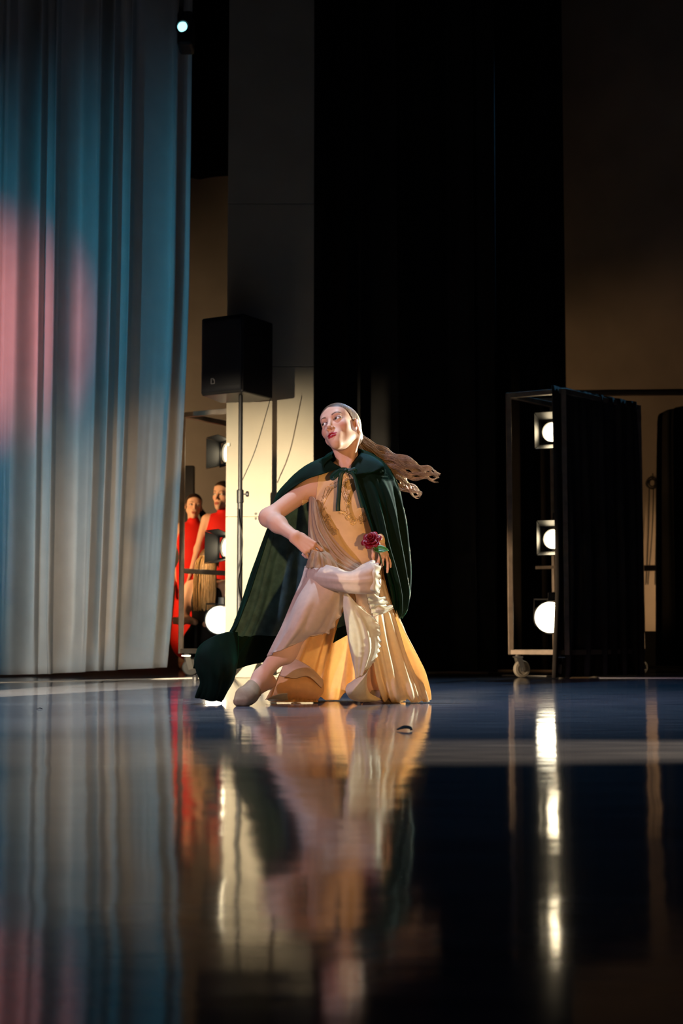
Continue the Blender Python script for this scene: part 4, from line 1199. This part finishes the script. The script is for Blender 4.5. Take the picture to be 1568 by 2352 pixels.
# satin bow at the neck
M['satin'] = mat('green_satin', (0.004, 0.034, 0.022), 0.45, spec=0.3, sheen=0.2, sheen_tint=(0.1, 0.5, 0.4))
def ribbon(name, pts, w, parent, tw=0.0, wdir=(0, -0.3, 1)):
    c = catmull([A3(*p) for p in pts], 34); t = np.gradient(c, axis=0); t /= np.linalg.norm(t, axis=1, keepdims=True)
    G = np.zeros((34, 5, 3))
    for i in range(34):
        wv = np.cross(t[i], np.array((0.15 * math.sin(tw * i / 33), -1, 0.1))); wv /= np.linalg.norm(wv)
        for j in range(5): G[i, j] = c[i] + wv * w * (j - 2) / 2 + np.array((0, -0.0015 * (1 - abs(j - 2) / 2), 0))
    return sheet(name, G, M['satin'], parent, 0.0015)
bow = ribbon('bow', [(792, 1080, -.105), (780, 1084, -.115), (766, 1098, -.125), (762, 1096, -.115), (770, 1086, -.11), (784, 1079, -.112), (796, 1079, -.115)], 0.0095, cape)
ribbon('bow_loop', [(792, 1079, -.11), (803, 1080, -.12), (814, 1078, -.125), (816, 1084, -.118), (808, 1086, -.112), (796, 1081, -.112)], 0.0075, bow)
ribbon('bow_tail', [(788, 1082, -.118), (783, 1090, -.12), (780, 1110, -.115), (778, 1135, -.118), (776, 1158, -.122), (776, 1174, -.122)], 0.0095, bow, 2.0)
ribbon('bow_tail', [(806, 1084, -.118), (814, 1096, -.120), (820, 1120, -.128), (826, 1145, -.132), (832, 1166, -.135)], 0.0075, bow, 1.0)
autosmooth(MB().lathe(A3(793, 1080, -.118), (1, -0.3, 0.1), [(0.0, -0.008), (0.006, -0.006), (0.0075, 0), (0.006, 0.006), (0, 0.008)], 14).build('bow_knot', M['satin'], bow))

# ---- the dress
def chiffon(name, col, trans, alpha, seed_scale=40):
    return mat(name, col, 0.65, trans=trans, alpha=alpha, spec=0.2, sheen=0.15, sheen_tint=(1, 0.9, 0.8), var=0.05, var_scale=seed_scale)
M['chiffon_back'] = chiffon('cream_chiffon_back', (0.86, 0.62, 0.34), 0.55, 1.0)
M['chiffon_gore'] = chiffon('lit_cream_chiffon_gore', (0.92, 0.81, 0.60), 0.5, 1.0)  # lighter copy of the chiffon, side light from the right put into its colour
M['chiffon_front'] = chiffon('cream_chiffon_front', (0.74, 0.59, 0.48), 0.35, 0.95)
M['chiffon_pale'] = chiffon('pale_chiffon', (0.86, 0.80, 0.64), 0.35, 1.0)
M['chiffon_sheer'] = chiffon('sheer_chiffon', (0.62, 0.46, 0.30), 0.35, 0.62)
M['thread'] = mat('brown_overlock_thread', (0.16, 0.10, 0.06), 0.8)
def hem_line(G, edge, name, parent, r=0.0011):
    c = {'bottom': G[-1], 'top': G[0], 'left': G[:, 0], 'right': G[:, -1]}[edge]
    return MB().tube(c, r, 4).build(name, M['thread'], parent)

# back skirt, a wide cone behind the legs
G = surf(rows([(742, 1292, .06), (770, 1292, .13), (805, 1292, .17), (845, 1292, .15), (870, 1292, .06), (878, 1300, -.02)],
              [(726, 1370, .10), (765, 1370, .19), (805, 1370, .24), (850, 1370, .20), (882, 1370, .08), (893, 1378, -.04)],
              [(690, 1450, .12), (745, 1450, .24), (800, 1450, .29), (860, 1450, .24), (902, 1450, .10), (924, 1460, -.04)],
              [(650, 1530, .12), (715, 1530, .24), (790, 1530, .30), (870, 1530, .26), (925, 1530, .12), (957, 1540, .0)],
              [(622, 1585, .08), (695, 1590, .20), (780, 1590, .26), (870, 1590, .24), (938, 1590, .14), (978, 1590, .04)],
              [(612, 1606, .05), (690, 1606, .16), (780, 1604, .22), (870, 1604, .20), (945, 1606, .12), (986, 1610, .05)]), 230, 110)
G = folds(G, 0.020, 6, 3, 0.05, 0.6)
floor_clamp(G)
skirt = sheet('skirt', G, M['chiffon_back'], dancer, 0.0012)
# right front gore of the skirt, standing out to the hem on the right
G = surf(rows([(838, 1318, -.10), (858, 1320, -.08), (880, 1332, -.03), (886, 1345, .03)],
              [(846, 1400, -.12), (872, 1400, -.10), (900, 1405, -.04), (909, 1412, .03)],
              [(852, 1470, -.11), (885, 1470, -.09), (920, 1470, -.03), (936, 1478, .04)],
              [(860, 1540, -.08), (900, 1540, -.07), (940, 1540, -.01), (963, 1545, .06)],
              [(872, 1590, -.03), (910, 1592, -.03), (955, 1592, .01), (980, 1594, .06)],
              [(880, 1611, .03), (915, 1612, .03), (960, 1612, .05), (987, 1611, .06)]), 110, 90)
G = folds(G, 0.009, 3.2, 14, 0.0, 0.3)
floor_clamp(G)
sheet('skirt_gore', G, M['chiffon_gore'], skirt, 0.0012)
# lavender-lit panel over the stretched leg
G = surf(rows([(700, 1300, -.13), (722, 1302, -.20), (755, 1308, -.22), (785, 1318, -.20), (808, 1330, -.14)],
              [(690, 1335, -.15), (712, 1336, -.24), (745, 1345, -.27), (780, 1352, -.24), (801, 1362, -.16)],
              [(668, 1385, -.20), (690, 1386, -.29), (722, 1395, -.31), (756, 1402, -.26), (783, 1408, -.17)],
              [(645, 1440, -.21), (668, 1440, -.29), (698, 1442, -.30), (730, 1446, -.25), (757, 1450, -.17)],
              [(628, 1475, -.19), (648, 1474, -.26), (674, 1472, -.27), (705, 1462, -.24), (742, 1452, -.18)],
              [(613, 1507, -.17), (632, 1498, -.235), (660, 1488, -.25), (700, 1468, -.23), (738, 1455, -.18)]), 90, 80)
G = folds(G, 0.0035, 2.5, 4, 0.1, 0.5)
G = ruffle(G, 'bottom', 0.004, 3, 4, 2); G = ruffle(G, 'right', 0.007, 9, 7, 3)
fp = sheet('front_panel', G, M['chiffon_front'], skirt, 0.001)
hem_line(G, 'bottom', 'hem_thread', fp); hem_line(G, 'right', 'hem_thread', fp)
# panel swung across the raised thigh, ending in a frill
G = surf(rows([(712, 1300, -.16), (745, 1296, -.25), (775, 1302, -.32), (803, 1311, -.36), (832, 1295, -.385), (852, 1286, -.38), (864, 1285, -.36)],
              [(704, 1316, -.19), (740, 1318, -.31), (775, 1322, -.40), (806, 1324, -.44), (836, 1318, -.45), (857, 1312, -.44), (869, 1310, -.41)],
              [(706, 1334, -.19), (742, 1340, -.31), (778, 1342, -.40), (808, 1343, -.44), (838, 1342, -.45), (858, 1340, -.44), (872, 1336, -.41)],
              [(722, 1348, -.16), (752, 1352, -.27), (784, 1358, -.35), (812, 1362, -.39), (838, 1363, -.40), (856, 1364, -.39), (864, 1362, -.37)],
              [(735, 1352, -.14), (762, 1356, -.22), (790, 1360, -.28), (814, 1362, -.31), (838, 1362, -.32), (852, 1362, -.31), (858, 1360, -.29)]), 110, 46)
G = folds(G, 0.003, 2.0, 8, 0.0, 0.3, 'v')
G = ruffle(G, 'right', 0.008, 5, 16, 6)
tp = sheet('thigh_panel', G, M['chiffon_front'], skirt, 0.001)
hem_line(G, 'right', 'hem_thread', tp)
# frill tumbling from the knee
G = surf(rows([(846, 1292, -.40), (856, 1290, -.41), (868, 1294, -.39)],
              [(844, 1330, -.43), (860, 1325, -.45), (874, 1326, -.42)],
              [(842, 1362, -.40), (858, 1360, -.42), (870, 1362, -.38)],
              [(846, 1385, -.34), (866, 1378, -.36), (880, 1374, -.32)],
              [(852, 1404, -.30), (876, 1398, -.32), (895, 1390, -.28)],
              [(858, 1416, -.28), (880, 1412, -.29), (902, 1397, -.26)]), 40, 80)
G = folds(G, 0.006, 4, 12, 0.0, 0.5, 'v'); G = ruffle(G, 'right', 0.008, 8, 14, 9); G = ruffle(G, 'left', 0.007, 8, 12, 10)
fr = sheet('knee_frill', G, M['chiffon_pale'], skirt, 0.001)
hem_line(G, 'right', 'hem_thread', fr); hem_line(G, 'left', 'hem_thread', fr)
# pale panel hanging between the knees down to the floor
G = surf(rows([(789, 1364, -.30), (797, 1364, -.32), (806, 1372, -.31), (812, 1382, -.29)],
              [(788, 1400, -.27), (806, 1402, -.30), (830, 1410, -.28), (866, 1428, -.24)],
              [(793, 1440, -.22), (818, 1444, -.26), (848, 1452, -.24), (872, 1462, -.19)],
              [(800, 1485, -.17), (824, 1488, -.21), (852, 1490, -.20), (872, 1488, -.15)],
              [(808, 1525, -.12), (822, 1526, -.16), (843, 1522, -.16), (863, 1510, -.12)],
              [(816, 1556, -.09), (822, 1556, -.12), (832, 1548, -.13), (850, 1528, -.11)]), 70, 90)
G = folds(G, 0.004, 2.5, 20, 0.1, 0.5); G = ruffle(G, 'right', 0.006, 10, 8, 15)
pp = sheet('centre_panel', G, M['chiffon_pale'], skirt, 0.001)
hem_line(G, 'right', 'hem_thread', pp); hem_line(G, 'bottom', 'hem_thread', pp)
# its lower end rolled over and lying on the floor
G = surf(rows([(858, 1512, -.11), (838, 1545, -.12), (815, 1560, -.11), (797, 1572, -.08)],
              [(854, 1522, -.12), (838, 1552, -.14), (818, 1570, -.14), (793, 1584, -.10)],
              [(846, 1536, -.10), (832, 1566, -.13), (812, 1586, -.14), (796, 1594, -.10)],
              [(842, 1560, -.04), (838, 1588, -.06), (818, 1600, -.08), (803, 1604, -.07)],
              [(848, 1590, .02), (846, 1603, -.02), (830, 1608, -.04), (815, 1610, -.04)],
              [(878, 1607, .05), (866, 1610, .02), (845, 1612, .0), (826, 1612, -.02)]), 50, 60)
floor_clamp(G); 
sheet('panel_roll', G, M['chiffon_pale'], skirt, 0.001)
# amber lobe curling on the floor behind the stretched foot
G = surf(rows([(657, 1508, .05), (690, 1522, .04), (716, 1538, .03), (740, 1560, .03)],
              [(648, 1532, .02), (682, 1543, .00), (714, 1554, .00), (744, 1574, .02)],
              [(640, 1556, .00), (676, 1562, -.03), (712, 1568, -.03), (744, 1586, .01)],
              [(632, 1578, .0), (668, 1582, -.03), (706, 1586, -.03), (738, 1597, .01)],
              [(626, 1596, .02), (664, 1598, .0), (702, 1601, .0), (732, 1605, .02)],
              [(622, 1606, .05), (662, 1608, .04), (700, 1609, .04), (730, 1610, .05)]), 80, 60)
G = ruffle(G, 'bottom', 0.004, 10, 10, 3); floor_clamp(G); G[-1, :, 2] = 0.004
ab = sheet('hem_curl', G, M['chiffon_back'], skirt, 0.001)
# upper flap of that lobe, folded over
G = surf(rows([(657, 1506, .04), (692, 1520, .03), (718, 1537, .02), (742, 1562, .02)],
              [(650, 1528, -.01), (684, 1538, -.03), (714, 1548, -.03), (742, 1572, .0)],
              [(643, 1552, -.03), (676, 1558, -.05), (708, 1554, -.05), (738, 1580, -.01)]), 60, 20)
fo = sheet('hem_fold', G, M['chiffon_front'], skirt, 0.001); hem_line(G, 'bottom', 'hem_thread', fo)
G = surf(rows([(612, 1606, -.06), (640, 1594, -.07), (660, 1592, -.05)], [(616, 1609, -.02), (642, 1604, -.02), (660, 1600, 0)], [(622, 1611, .02), (645, 1610, .03), (662, 1608, .04)]), 16, 12); floor_clamp(G)
sheet('hem_tip', G, M['chiffon_pale'], skirt, 0.001)
# draped sash from the left armpit across the waist to the right hip
G = surf(rows([(710, 1142, -.01), (716, 1140, -.05), (722, 1144, -.08), (728, 1155, -.09)],
              [(708, 1180, -.02), (718, 1180, -.07), (728, 1182, -.10), (740, 1192, -.105)],
              [(707, 1220, -.04), (722, 1218, -.09), (738, 1218, -.115), (755, 1222, -.115)],
              [(710, 1258, -.07), (734, 1252, -.125), (756, 1250, -.135), (776, 1250, -.125)],
              [(722, 1286, -.11), (752, 1282, -.155), (780, 1280, -.155), (802, 1276, -.135)],
              [(752, 1304, -.16), (785, 1304, -.19), (812, 1304, -.18), (832, 1298, -.145)],
              [(790, 1316, -.22), (818, 1318, -.22), (842, 1316, -.20), (860, 1310, -.15)]), 100, 90)
G = folds(G, 0.0045, 4.5, 41, 0.0, 0.1)
sheet('waist_sash', G, M['chiffon_sheer'], leo, 0.001)
# gathered fabric held in the right hand
G = surf(rows([(716, 1262, -.24), (728, 1266, -.25), (738, 1268, -.23), (748, 1266, -.20)],
              [(706, 1284, -.20), (728, 1284, -.26), (748, 1284, -.25), (768, 1286, -.21)],
              [(698, 1304, -.15), (724, 1304, -.24), (752, 1306, -.26), (782, 1310, -.23)]), 60, 30)
G = folds(G, 0.005, 5, 51, 0.0, 0.2)
sheet('gathered_skirt', G, M['chiffon_sheer'], skirt, 0.001)

# ================================================================== THE ROSE IN HER HAND
M['petal'] = mat('dark_red_petal', (0.21, 0.002, 0.010), 0.42, spec=0.4, sheen=0.15, sheen_tint=(0.9, 0.15, 0.25), trans=0.12)
M['leaf'] = mat('green_leaf', (0.05, 0.24, 0.045), 0.45, spec=0.4, var=0.15, var_scale=50)
M['stem'] = mat('dark_green_stem', (0.02, 0.07, 0.02), 0.5)
rc_ = A3(852, 1239, -0.185)
rose = empty('rose', rc_, 'red artificial rose with a green leaf held at the dancing woman\'s hip', 'rose')
ax = np.array((-0.25, -0.80, 0.55)); ax /= np.linalg.norm(ax)
xr = np.cross(ax, (0, 0, 1)); xr /= np.linalg.norm(xr); yr = np.cross(xr, ax)
def petal(ang, r0, r1, w, lean, curl, name='petal', m=None):
    nu, nv = 9, 8; G = np.zeros((nv, nu, 3))
    for i in range(nv):
        v = i / (nv - 1)
        for j in range(nu):
            u = -1 + 2 * j / (nu - 1)
            ww = w * (math.sin(math.pi * (0.18 + 0.72 * v)) ** 0.8)
            rad = r0 + (r1 - r0) * v ** 0.8 + curl * max(0, v - 0.65) ** 2 * 6
            a = ang + u * ww / max(rad, 0.008)
            h = -0.012 + lean * v - curl * max(0, v - 0.7) ** 2 * 9 - 0.004 * u * u * v
            q = rc_ + (xr * math.cos(a) + yr * math.sin(a)) * rad + ax * h
            G[i, j] = q
    return sheet(name, G, m or M['petal'], rose, 0.0014)
for i in range(3): petal(i * 2.1 + 0.4, 0.002, 0.008, 0.014, 0.034, 0.0)
for i in range(4): petal(i * 1.57 + 0.9, 0.004, 0.016, 0.020, 0.034, 0.002)
for i in range(5): petal(i * 1.257 + 0.2, 0.005, 0.027, 0.024, 0.026, 0.006)
for i in range(6): petal(i * 1.047 + 0.7, 0.006, 0.039, 0.026, 0.014, 0.009)
for i in range(5): petal(i * 1.257 + 1.2, 0.004, 0.024, 0.006, -0.012, 0.0, 'sepal', M['stem'])
G = np.zeros((16, 9, 3))
la, lb = A3(858, 1262, -0.165), A3(892, 1262, -0.185)
ld = lb - la; ln = np.array((0.05, -0.75, 0.6)); ln /= np.linalg.norm(ln); ls = np.cross(ld, ln); ls /= np.linalg.norm(ls)
for i in range(16):
    t = i / 15; w = 0.021 * math.sin(math.pi * t ** 0.75) ** 0.8
    for j in range(9):
        u = -1 + j / 4
        G[i, j] = la + ld * t + ls * (w * u) + ln * (0.006 * u * u - 0.010 * t * t)
lf = sheet('leaf', G, M['leaf'], rose, 0.0012)
MB().tube([la + ld * t + ln * (0.0018 - 0.010 * t * t) for t in np.linspace(0, 0.96, 10)], 0.0009, 5).build('leaf_vein', M['stem'], lf)
MB().tube(catmull([rc_ - ax * 0.01, A3(862, 1258, -.165), A3(872, 1275, -.15), A3(878, 1300, -.13)], 16), 0.0026, 7).build('stem', M['stem'], rose, True)

# ================================================================== THE THREE GIRLS WAITING IN THE WING
M['red_dress'] = mat('red_dress_fabric', (0.58, 0.012, 0.006), 0.7, spec=0.2, sheen=0.2, sheen_tint=(1, 0.3, 0.2), var=0.08, var_scale=8)
M['black_top'] = mat('black_jersey', (0.012, 0.011, 0.011), 0.85, spec=0.15, var=0.2, var_scale=12)
M['hair_dark'] = mat('dark_brown_hair', (0.030, 0.016, 0.010), 0.4, var=0.3, var_scale=50)
M['hair_blonde'] = mat('blonde_hair', (0.72, 0.47, 0.20), 0.42, var=0.35, var_scale=60, stretch=(4, 4, 0.3))
M['hair_roots'] = mat('dark_blonde_roots', (0.13, 0.075, 0.032), 0.45, var=0.3, var_scale=50)
def Rz(deg): return np.array(Matrix.Rotation(math.radians(deg), 3, 'Z'))
def girl(label, bx, by, yaw, s, head, prims, dress, dress_mat, hair_mat, gaze, hair_cut=0.012, skin=(0.66, 0.40, 0.28), dress_name='dress', tail=None, cap_mat=None):
    b = np.array((bx, by, 0.0)); R = Rz(yaw)
    hc, hR, hs = np.array(head[0], float), head[1], head[2]
    X = lambda ps: [xform(p, b, R, s) for p in ps]
    hl = [xform(p, hc, hR, hs) for p in head_prims(True, True)]
    neck = [cap(hc + hR @ np.array((0, 0.028, -0.05)) * hs, np.array(head[3], float), 0.046, 0.05, 0.03)]
    body = X(prims + neck)
    Vb, Qb = zone_mesh(body, 0.009)
    hcw = b + R @ (hc * s); R2 = R @ hR; s2 = s * hs
    ndir_ = hcw - (b + R @ (np.array(head[3]) * s)); L_ = np.linalg.norm(ndir_); ndir_ /= L_
    cutp = hcw - ndir_ * (L_ * 0.72)
    g = np.where(np.linalg.norm(Vb - hcw, axis=1) > 0.26 * s, 1.0, -plane_g(Vb, cutp, ndir_))
    Vb, Tb = keep(Vb, Qb, g)
    o_ = hcw + R2 @ np.array((-0.10, -0.15, -0.20)) * s2; n_ = (np.array((0.20, 0.28, 0.335)) * s2 / 0.003).astype(int)
    Dm = field(X(hl) + X(neck), o_, R2, tuple(n_), 0.003)
    Vh, Qh = surface_nets(Dm, o_, R2, 0.003)
    Vh, Th = keep(Vh, Qh, plane_g(Vh, cutp, ndir_) + 0.002)
    Lh = ((Vh - hcw) @ R2) / s2
    Ch = face_colors(Lh, skin, (0.42, 0.12, 0.09), (0.10, 0.05, 0.03), (0.08, 0.04, 0.03))
    Ve, Te, Ce = eyeballs(gaze); Ve = hcw + (Ve * s2) @ R2.T
    V = np.vstack([Vb, Vh, Ve]); C = np.vstack([np.tile(skin, (len(Vb), 1)), Ch, Ce])
    T = np.vstack([Tb, Th + len(Vb), Te + len(Vb) + len(Vh)])
    MI = np.concatenate([np.zeros(len(Tb) + len(Th)), np.ones(len(Te))])
    p = mesh_from('person', V - b, T, skin_mats, None, C, MI); p.location = b
    tag(p, label, 'person', 'girls waiting behind the left lamp rack')
    # hair shell
    hp_ = X([xform(q, hc, hR, hs) for q in [ell((0, 0.014, 0.034), (0.0725, 0.094, 0.080), k=0.02), ell((0, -0.03, -0.03), (0.0595, 0.055, 0.07), k=0.03),
             ell((0, -0.040, 0.045), (0.059, 0.042, 0.046), k=0.03), ell((0, 0.075, -0.02), (0.048, 0.03, 0.035), k=0.03)]])
    Dq = field(hp_, o_, R2, tuple(n_), 0.003); Vq, Qq = surface_nets(Dq, o_, R2, 0.003, 0.004)
    x, y, z = (((Vq - hcw) @ R2) / s2).T
    gh = 0.72 * y + 0.69 * z + hair_cut - 0.10 * np.clip(np.abs(x) - 0.055, 0, 1); gh = np.minimum(gh, z + 0.075)
    Vq, Tq = keep(Vq, Qq, gh)
    mesh_from('hair', Vq, Tq, cap_mat or hair_mat, p)
    Vd, Qd = zone_mesh(X(dress), 0.009)
    Td = Qd
    mesh_from(dress_name, Vd, Td, dress_mat, p)
    if tail:
        mb = MB(); r = np.random.default_rng(5)
        c = np.array([b + R @ (np.array(q[:3]) * s) for q in tail['c']]); w = np.array([q[3] for q in tail['c']]) * s
        for i in range(tail['n']):
            n = 14; e = tail.get('emin', 0.85) + (1 - tail.get('emin', 0.85)) * r.random(); tt_ = np.linspace(0, e, n)
            bs = catmull(c, n, tt_); wd_ = catmull(w[:, None], n, tt_)[:, 0]
            a = r.uniform(0, 6.28); q = math.sqrt(r.random())
            side = (b + R @ np.array((1, 0, 0)) - b); dep = R @ np.array((0, 1, 0))
            off = side[None] * (math.cos(a) * q * wd_)[:, None] + dep[None] * (math.sin(a) * q * wd_ * tail.get('flat', 0.6))[:, None]
            mb.tube(bs + off + r.normal(0, 0.001, (n, 3)), tail.get('r', 0.003) * (1.1 - 0.6 * np.linspace(0, 1, n)), 3, False)
        mb.build(tail.get('name', 'ponytail'), hair_mat, p, True)
    return p

def standing(arm_l, arm_r):
    pr = [ell((0, 0.0, 1.17), (0.145, 0.095, 0.16), k=0.05), cap((-0.12, 0.005, 1.29), (0.12, 0.005, 1.29), 0.042, 0.042, 0.05),
          ell((0, 0, 1.0), (0.115, 0.085, 0.13), k=0.05), ell((0, 0, 0.88), (0.15, 0.105, 0.11), k=0.05)]
    for sgn, (e, h) in ((-1, arm_l), (1, arm_r)):
        sh = (sgn * 0.158, 0.0, 1.285)
        pr += [cap(sh, e, 0.040, 0.032, 0.04), cap(e, h, 0.032, 0.022, 0.03)]
        d = np.array(h) - np.array(e); d = d / np.linalg.norm(d); h = np.array(h)
        for i, yy in enumerate((-0.026, -0.009, 0.009, 0.026)):
            pr.append(cap(h + d * 0.0 + np.array((0, yy * 0.6, 0)), h + d * 0.085 + np.array((0, yy, 0)), 0.013, 0.010, 0.012))
            pr.append(cap(h + d * 0.085 + np.array((0, yy, 0)), h + d * (0.16 - 0.01 * abs(i - 1.3)) + np.array((0, yy, 0)), 0.009, 0.007, 0.004))
        pr.append(cap(h + d * 0.02, h + d * 0.08 + np.array((0, -0.05, 0)), 0.011, 0.008, 0.01))
    for sgn in (-1, 1):
        pr += [cap((sgn * 0.085, 0, 0.85), (sgn * 0.085, 0, 0.47), 0.08, 0.05, 0.06), cap((sgn * 0.085, 0, 0.47), (sgn * 0.085, 0.01, 0.08), 0.05, 0.032, 0.04),
               cap((sgn * 0.085, 0.03, 0.035), (sgn * 0.095, -0.14, 0.028), 0.032, 0.024, 0.03), cap((sgn * 0.085, 0.01, 0.08), (sgn * 0.085, 0.02, 0.04), 0.034, 0.03, 0.03)]
    return pr
red = [ell((0, 0.0, 1.165), (0.156, 0.106, 0.172), k=0.05), cap((-0.095, 0.005, 1.29), (0.095, 0.005, 1.29), 0.046, 0.046, 0.05), cap((0, 0.008, 1.28), (0, 0.0, 1.345), 0.066, 0.057, 0.02),
       ell((0, 0, 1.0), (0.126, 0.096, 0.14), k=0.05), ell((0, 0, 0.88), (0.165, 0.12, 0.12), k=0.06), cap((0, 0, 0.80), (0, 0, 0.27), 0.15, 0.20, 0.08)]
# left girl: turned a little to the viewer's right
gy = 12.05
gx = P(444, 1200, gy).x
girl('girl with a dark ponytail in a red dress standing nearest the white drape', gx, gy, 8, 0.925,
     ((0.0, -0.01, 1.492), Rot(4, -2, 6), 1.0, (0, 0.015, 1.30)), standing(((-0.20, 0.02, 1.02), (-0.19, -0.06, 0.79)), ((0.20, 0.02, 1.02), (0.19, -0.06, 0.79))),
     red, M['red_dress'], M['hair_dark'], (0.1, -1, 0.0),
     tail=dict(c=[(0.05, 0.10, 1.50, 0.02), (0.10, 0.07, 1.40, 0.035), (0.125, 0.03, 1.28, 0.04), (0.13, 0.02, 1.12, 0.03)], n=110, r=0.004))
gy = 11.86
gx = P(514, 1200, gy).x
girl('taller girl in a high-necked red dress, half hidden by the cream pier', gx, gy, -8, 0.975,
     ((0.0, -0.01, 1.490), Rot(-20, 0, 3), 1.08, (0, 0.015, 1.30)), standing(((-0.225, 0.0, 1.03), (-0.27, -0.07, 0.81)), ((0.21, 0.02, 1.03), (0.2, -0.06, 0.80))),
     red, M['red_dress'], M['hair_dark'], (-0.5, -1, 0.0))
# seated girl seen from behind, long blonde hair
gy = 11.08
gx = P(478, 1400, gy).x
sit = [ell((0, 0.0, 0.56), (0.14, 0.10, 0.16), k=0.05), cap((-0.11, 0.0, 0.675), (0.11, 0.0, 0.675), 0.042, 0.042, 0.05), ell((0, 0.0, 0.38), (0.12, 0.09, 0.13), k=0.05), ell((0, -0.02, 0.27), (0.165, 0.12, 0.10), k=0.05),
       cap((0.150, 0.0, 0.665), (0.185, 0.03, 0.42), 0.042, 0.034, 0.04), cap((0.185, 0.03, 0.42), (0.06, 0.17, 0.385), 0.033, 0.023, 0.03),
       cap((-0.150, 0.0, 0.665), (-0.19, 0.0, 0.42), 0.042, 0.034, 0.04), cap((-0.19, 0.0, 0.42), (-0.02, 0.18, 0.37), 0.033, 0.023, 0.03)]
for sgn in (-1, 1):
    sit += [cap((sgn * 0.09, -0.03, 0.25), (sgn * 0.24, -0.40, 0.17), 0.082, 0.06, 0.05), cap((sgn * 0.24, -0.40, 0.17), (-sgn * 0.02, -0.52, 0.07), 0.055, 0.035, 0.04)]
# hand clasping the other forearm, on the viewer's left
hb = np.array((0.165, 0.10, 0.400))
for i in range(4):
    sit += [cap(hb + np.array((0.0, 0.02, 0.01 - 0.012 * i)), hb + np.array((0.075, 0.045, 0.022 - 0.015 * i)), 0.010, 0.008, 0.006)]
sit += [cap((0.12, 0.13, 0.395), hb + np.array((0.02, 0.03, 0)), 0.024, 0.026, 0.02), cap(hb + np.array((0.0, 0.03, 0.02)), hb + np.array((0.03, 0.04, 0.065)), 0.011, 0.008, 0.01)]
blk = [ell((0, 0.0, 0.545), (0.143, 0.108, 0.155), k=0.05), cap((-0.07, 0.0, 0.64), (0.07, 0.0, 0.64), 0.05, 0.05, 0.05), ell((0, 0, 0.38), (0.132, 0.10, 0.14), k=0.05), ell((0, -0.02, 0.25), (0.19, 0.145, 0.13), k=0.06)]
for sgn in (-1, 1):
    blk += [cap((sgn * 0.09, -0.03, 0.25), (sgn * 0.24, -0.40, 0.175), 0.092, 0.072, 0.05), cap((sgn * 0.24, -0.40, 0.17), (-sgn * 0.02, -0.52, 0.085), 0.066, 0.046, 0.04)]
girl('seated girl in black with long blonde hair, her back to the camera', gx, gy, 172, 1.0,
     ((0.0, -0.015, 0.855), Rot(28, 6, 0), 1.0, (0, 0.01, 0.69)), sit, blk, M['black_top'], M['hair_blonde'], (0, -1, 0), hair_cut=0.03, dress_name='black_clothes',
     tail=dict(c=[(0.0, 0.085, 0.895, 0.045), (0.0, 0.105, 0.85, 0.075), (0.0, 0.120, 0.76, 0.088), (0.0, 0.132, 0.62, 0.092), (0.0, 0.138, 0.47, 0.085)], n=560, r=0.0055, flat=0.22, emin=0.84, name='long_hair'), cap_mat=M['hair_roots'])
st = MB().box((gx, gy + 0.02, 0.06), (0.16, 0.14, 0.06), None, bev=0.01).build('low_stool', M['black_metal'])
tag(st, 'low black box the blonde girl sits on behind the left lamp rack', 'stool')
bx_ = P(434, 1200, 12.6)
tag(MB().box((bx_.x, 12.6, P(434, 1230, 12.6).z), (0.045, 0.05, (P(434, 1070, 12.6).z - P(434, 1390, 12.6).z) / 2), None, bev=0.006).build('wall_duct', M['black_plastic']), 'black vertical duct on the brown rear wall behind the girls', 'duct')

# ================================================================== SMALL THINGS ON THE FLOOR
c = FP(928, 1679)
G = surf([np.array([c + Vector(q) for q in r_]) for r_ in ([(-0.024, 0.02, 0.004), (0.0, 0.035, 0.014), (0.022, 0.02, 0.012), (0.026, -0.005, 0.003)], [(-0.020, 0.0, 0.003), (0.0, 0.018, 0.006), (0.016, 0.006, 0.006), (0.018, -0.012, 0.002)])], 20, 6)
tag(sheet('fabric_scrap', G, M['black_cloth'], None, 0.001), 'tiny dark curled scrap lying on the glossy floor in front of the dancing woman', 'scrap')
c = FP(90, 1629)
G = surf([np.array([c + Vector(q) for q in r_]) for r_ in ([(-0.012, 0.01, 0.002), (0.0, 0.014, 0.005), (0.012, 0.008, 0.002)], [(-0.010, -0.008, 0.002), (0.0, -0.004, 0.004), (0.012, -0.008, 0.002)])], 12, 5)
tag(sheet('fabric_scrap', G, M['black_cloth'], None, 0.001), 'tiny dark speck lying on the floor before the white drape', 'scrap')
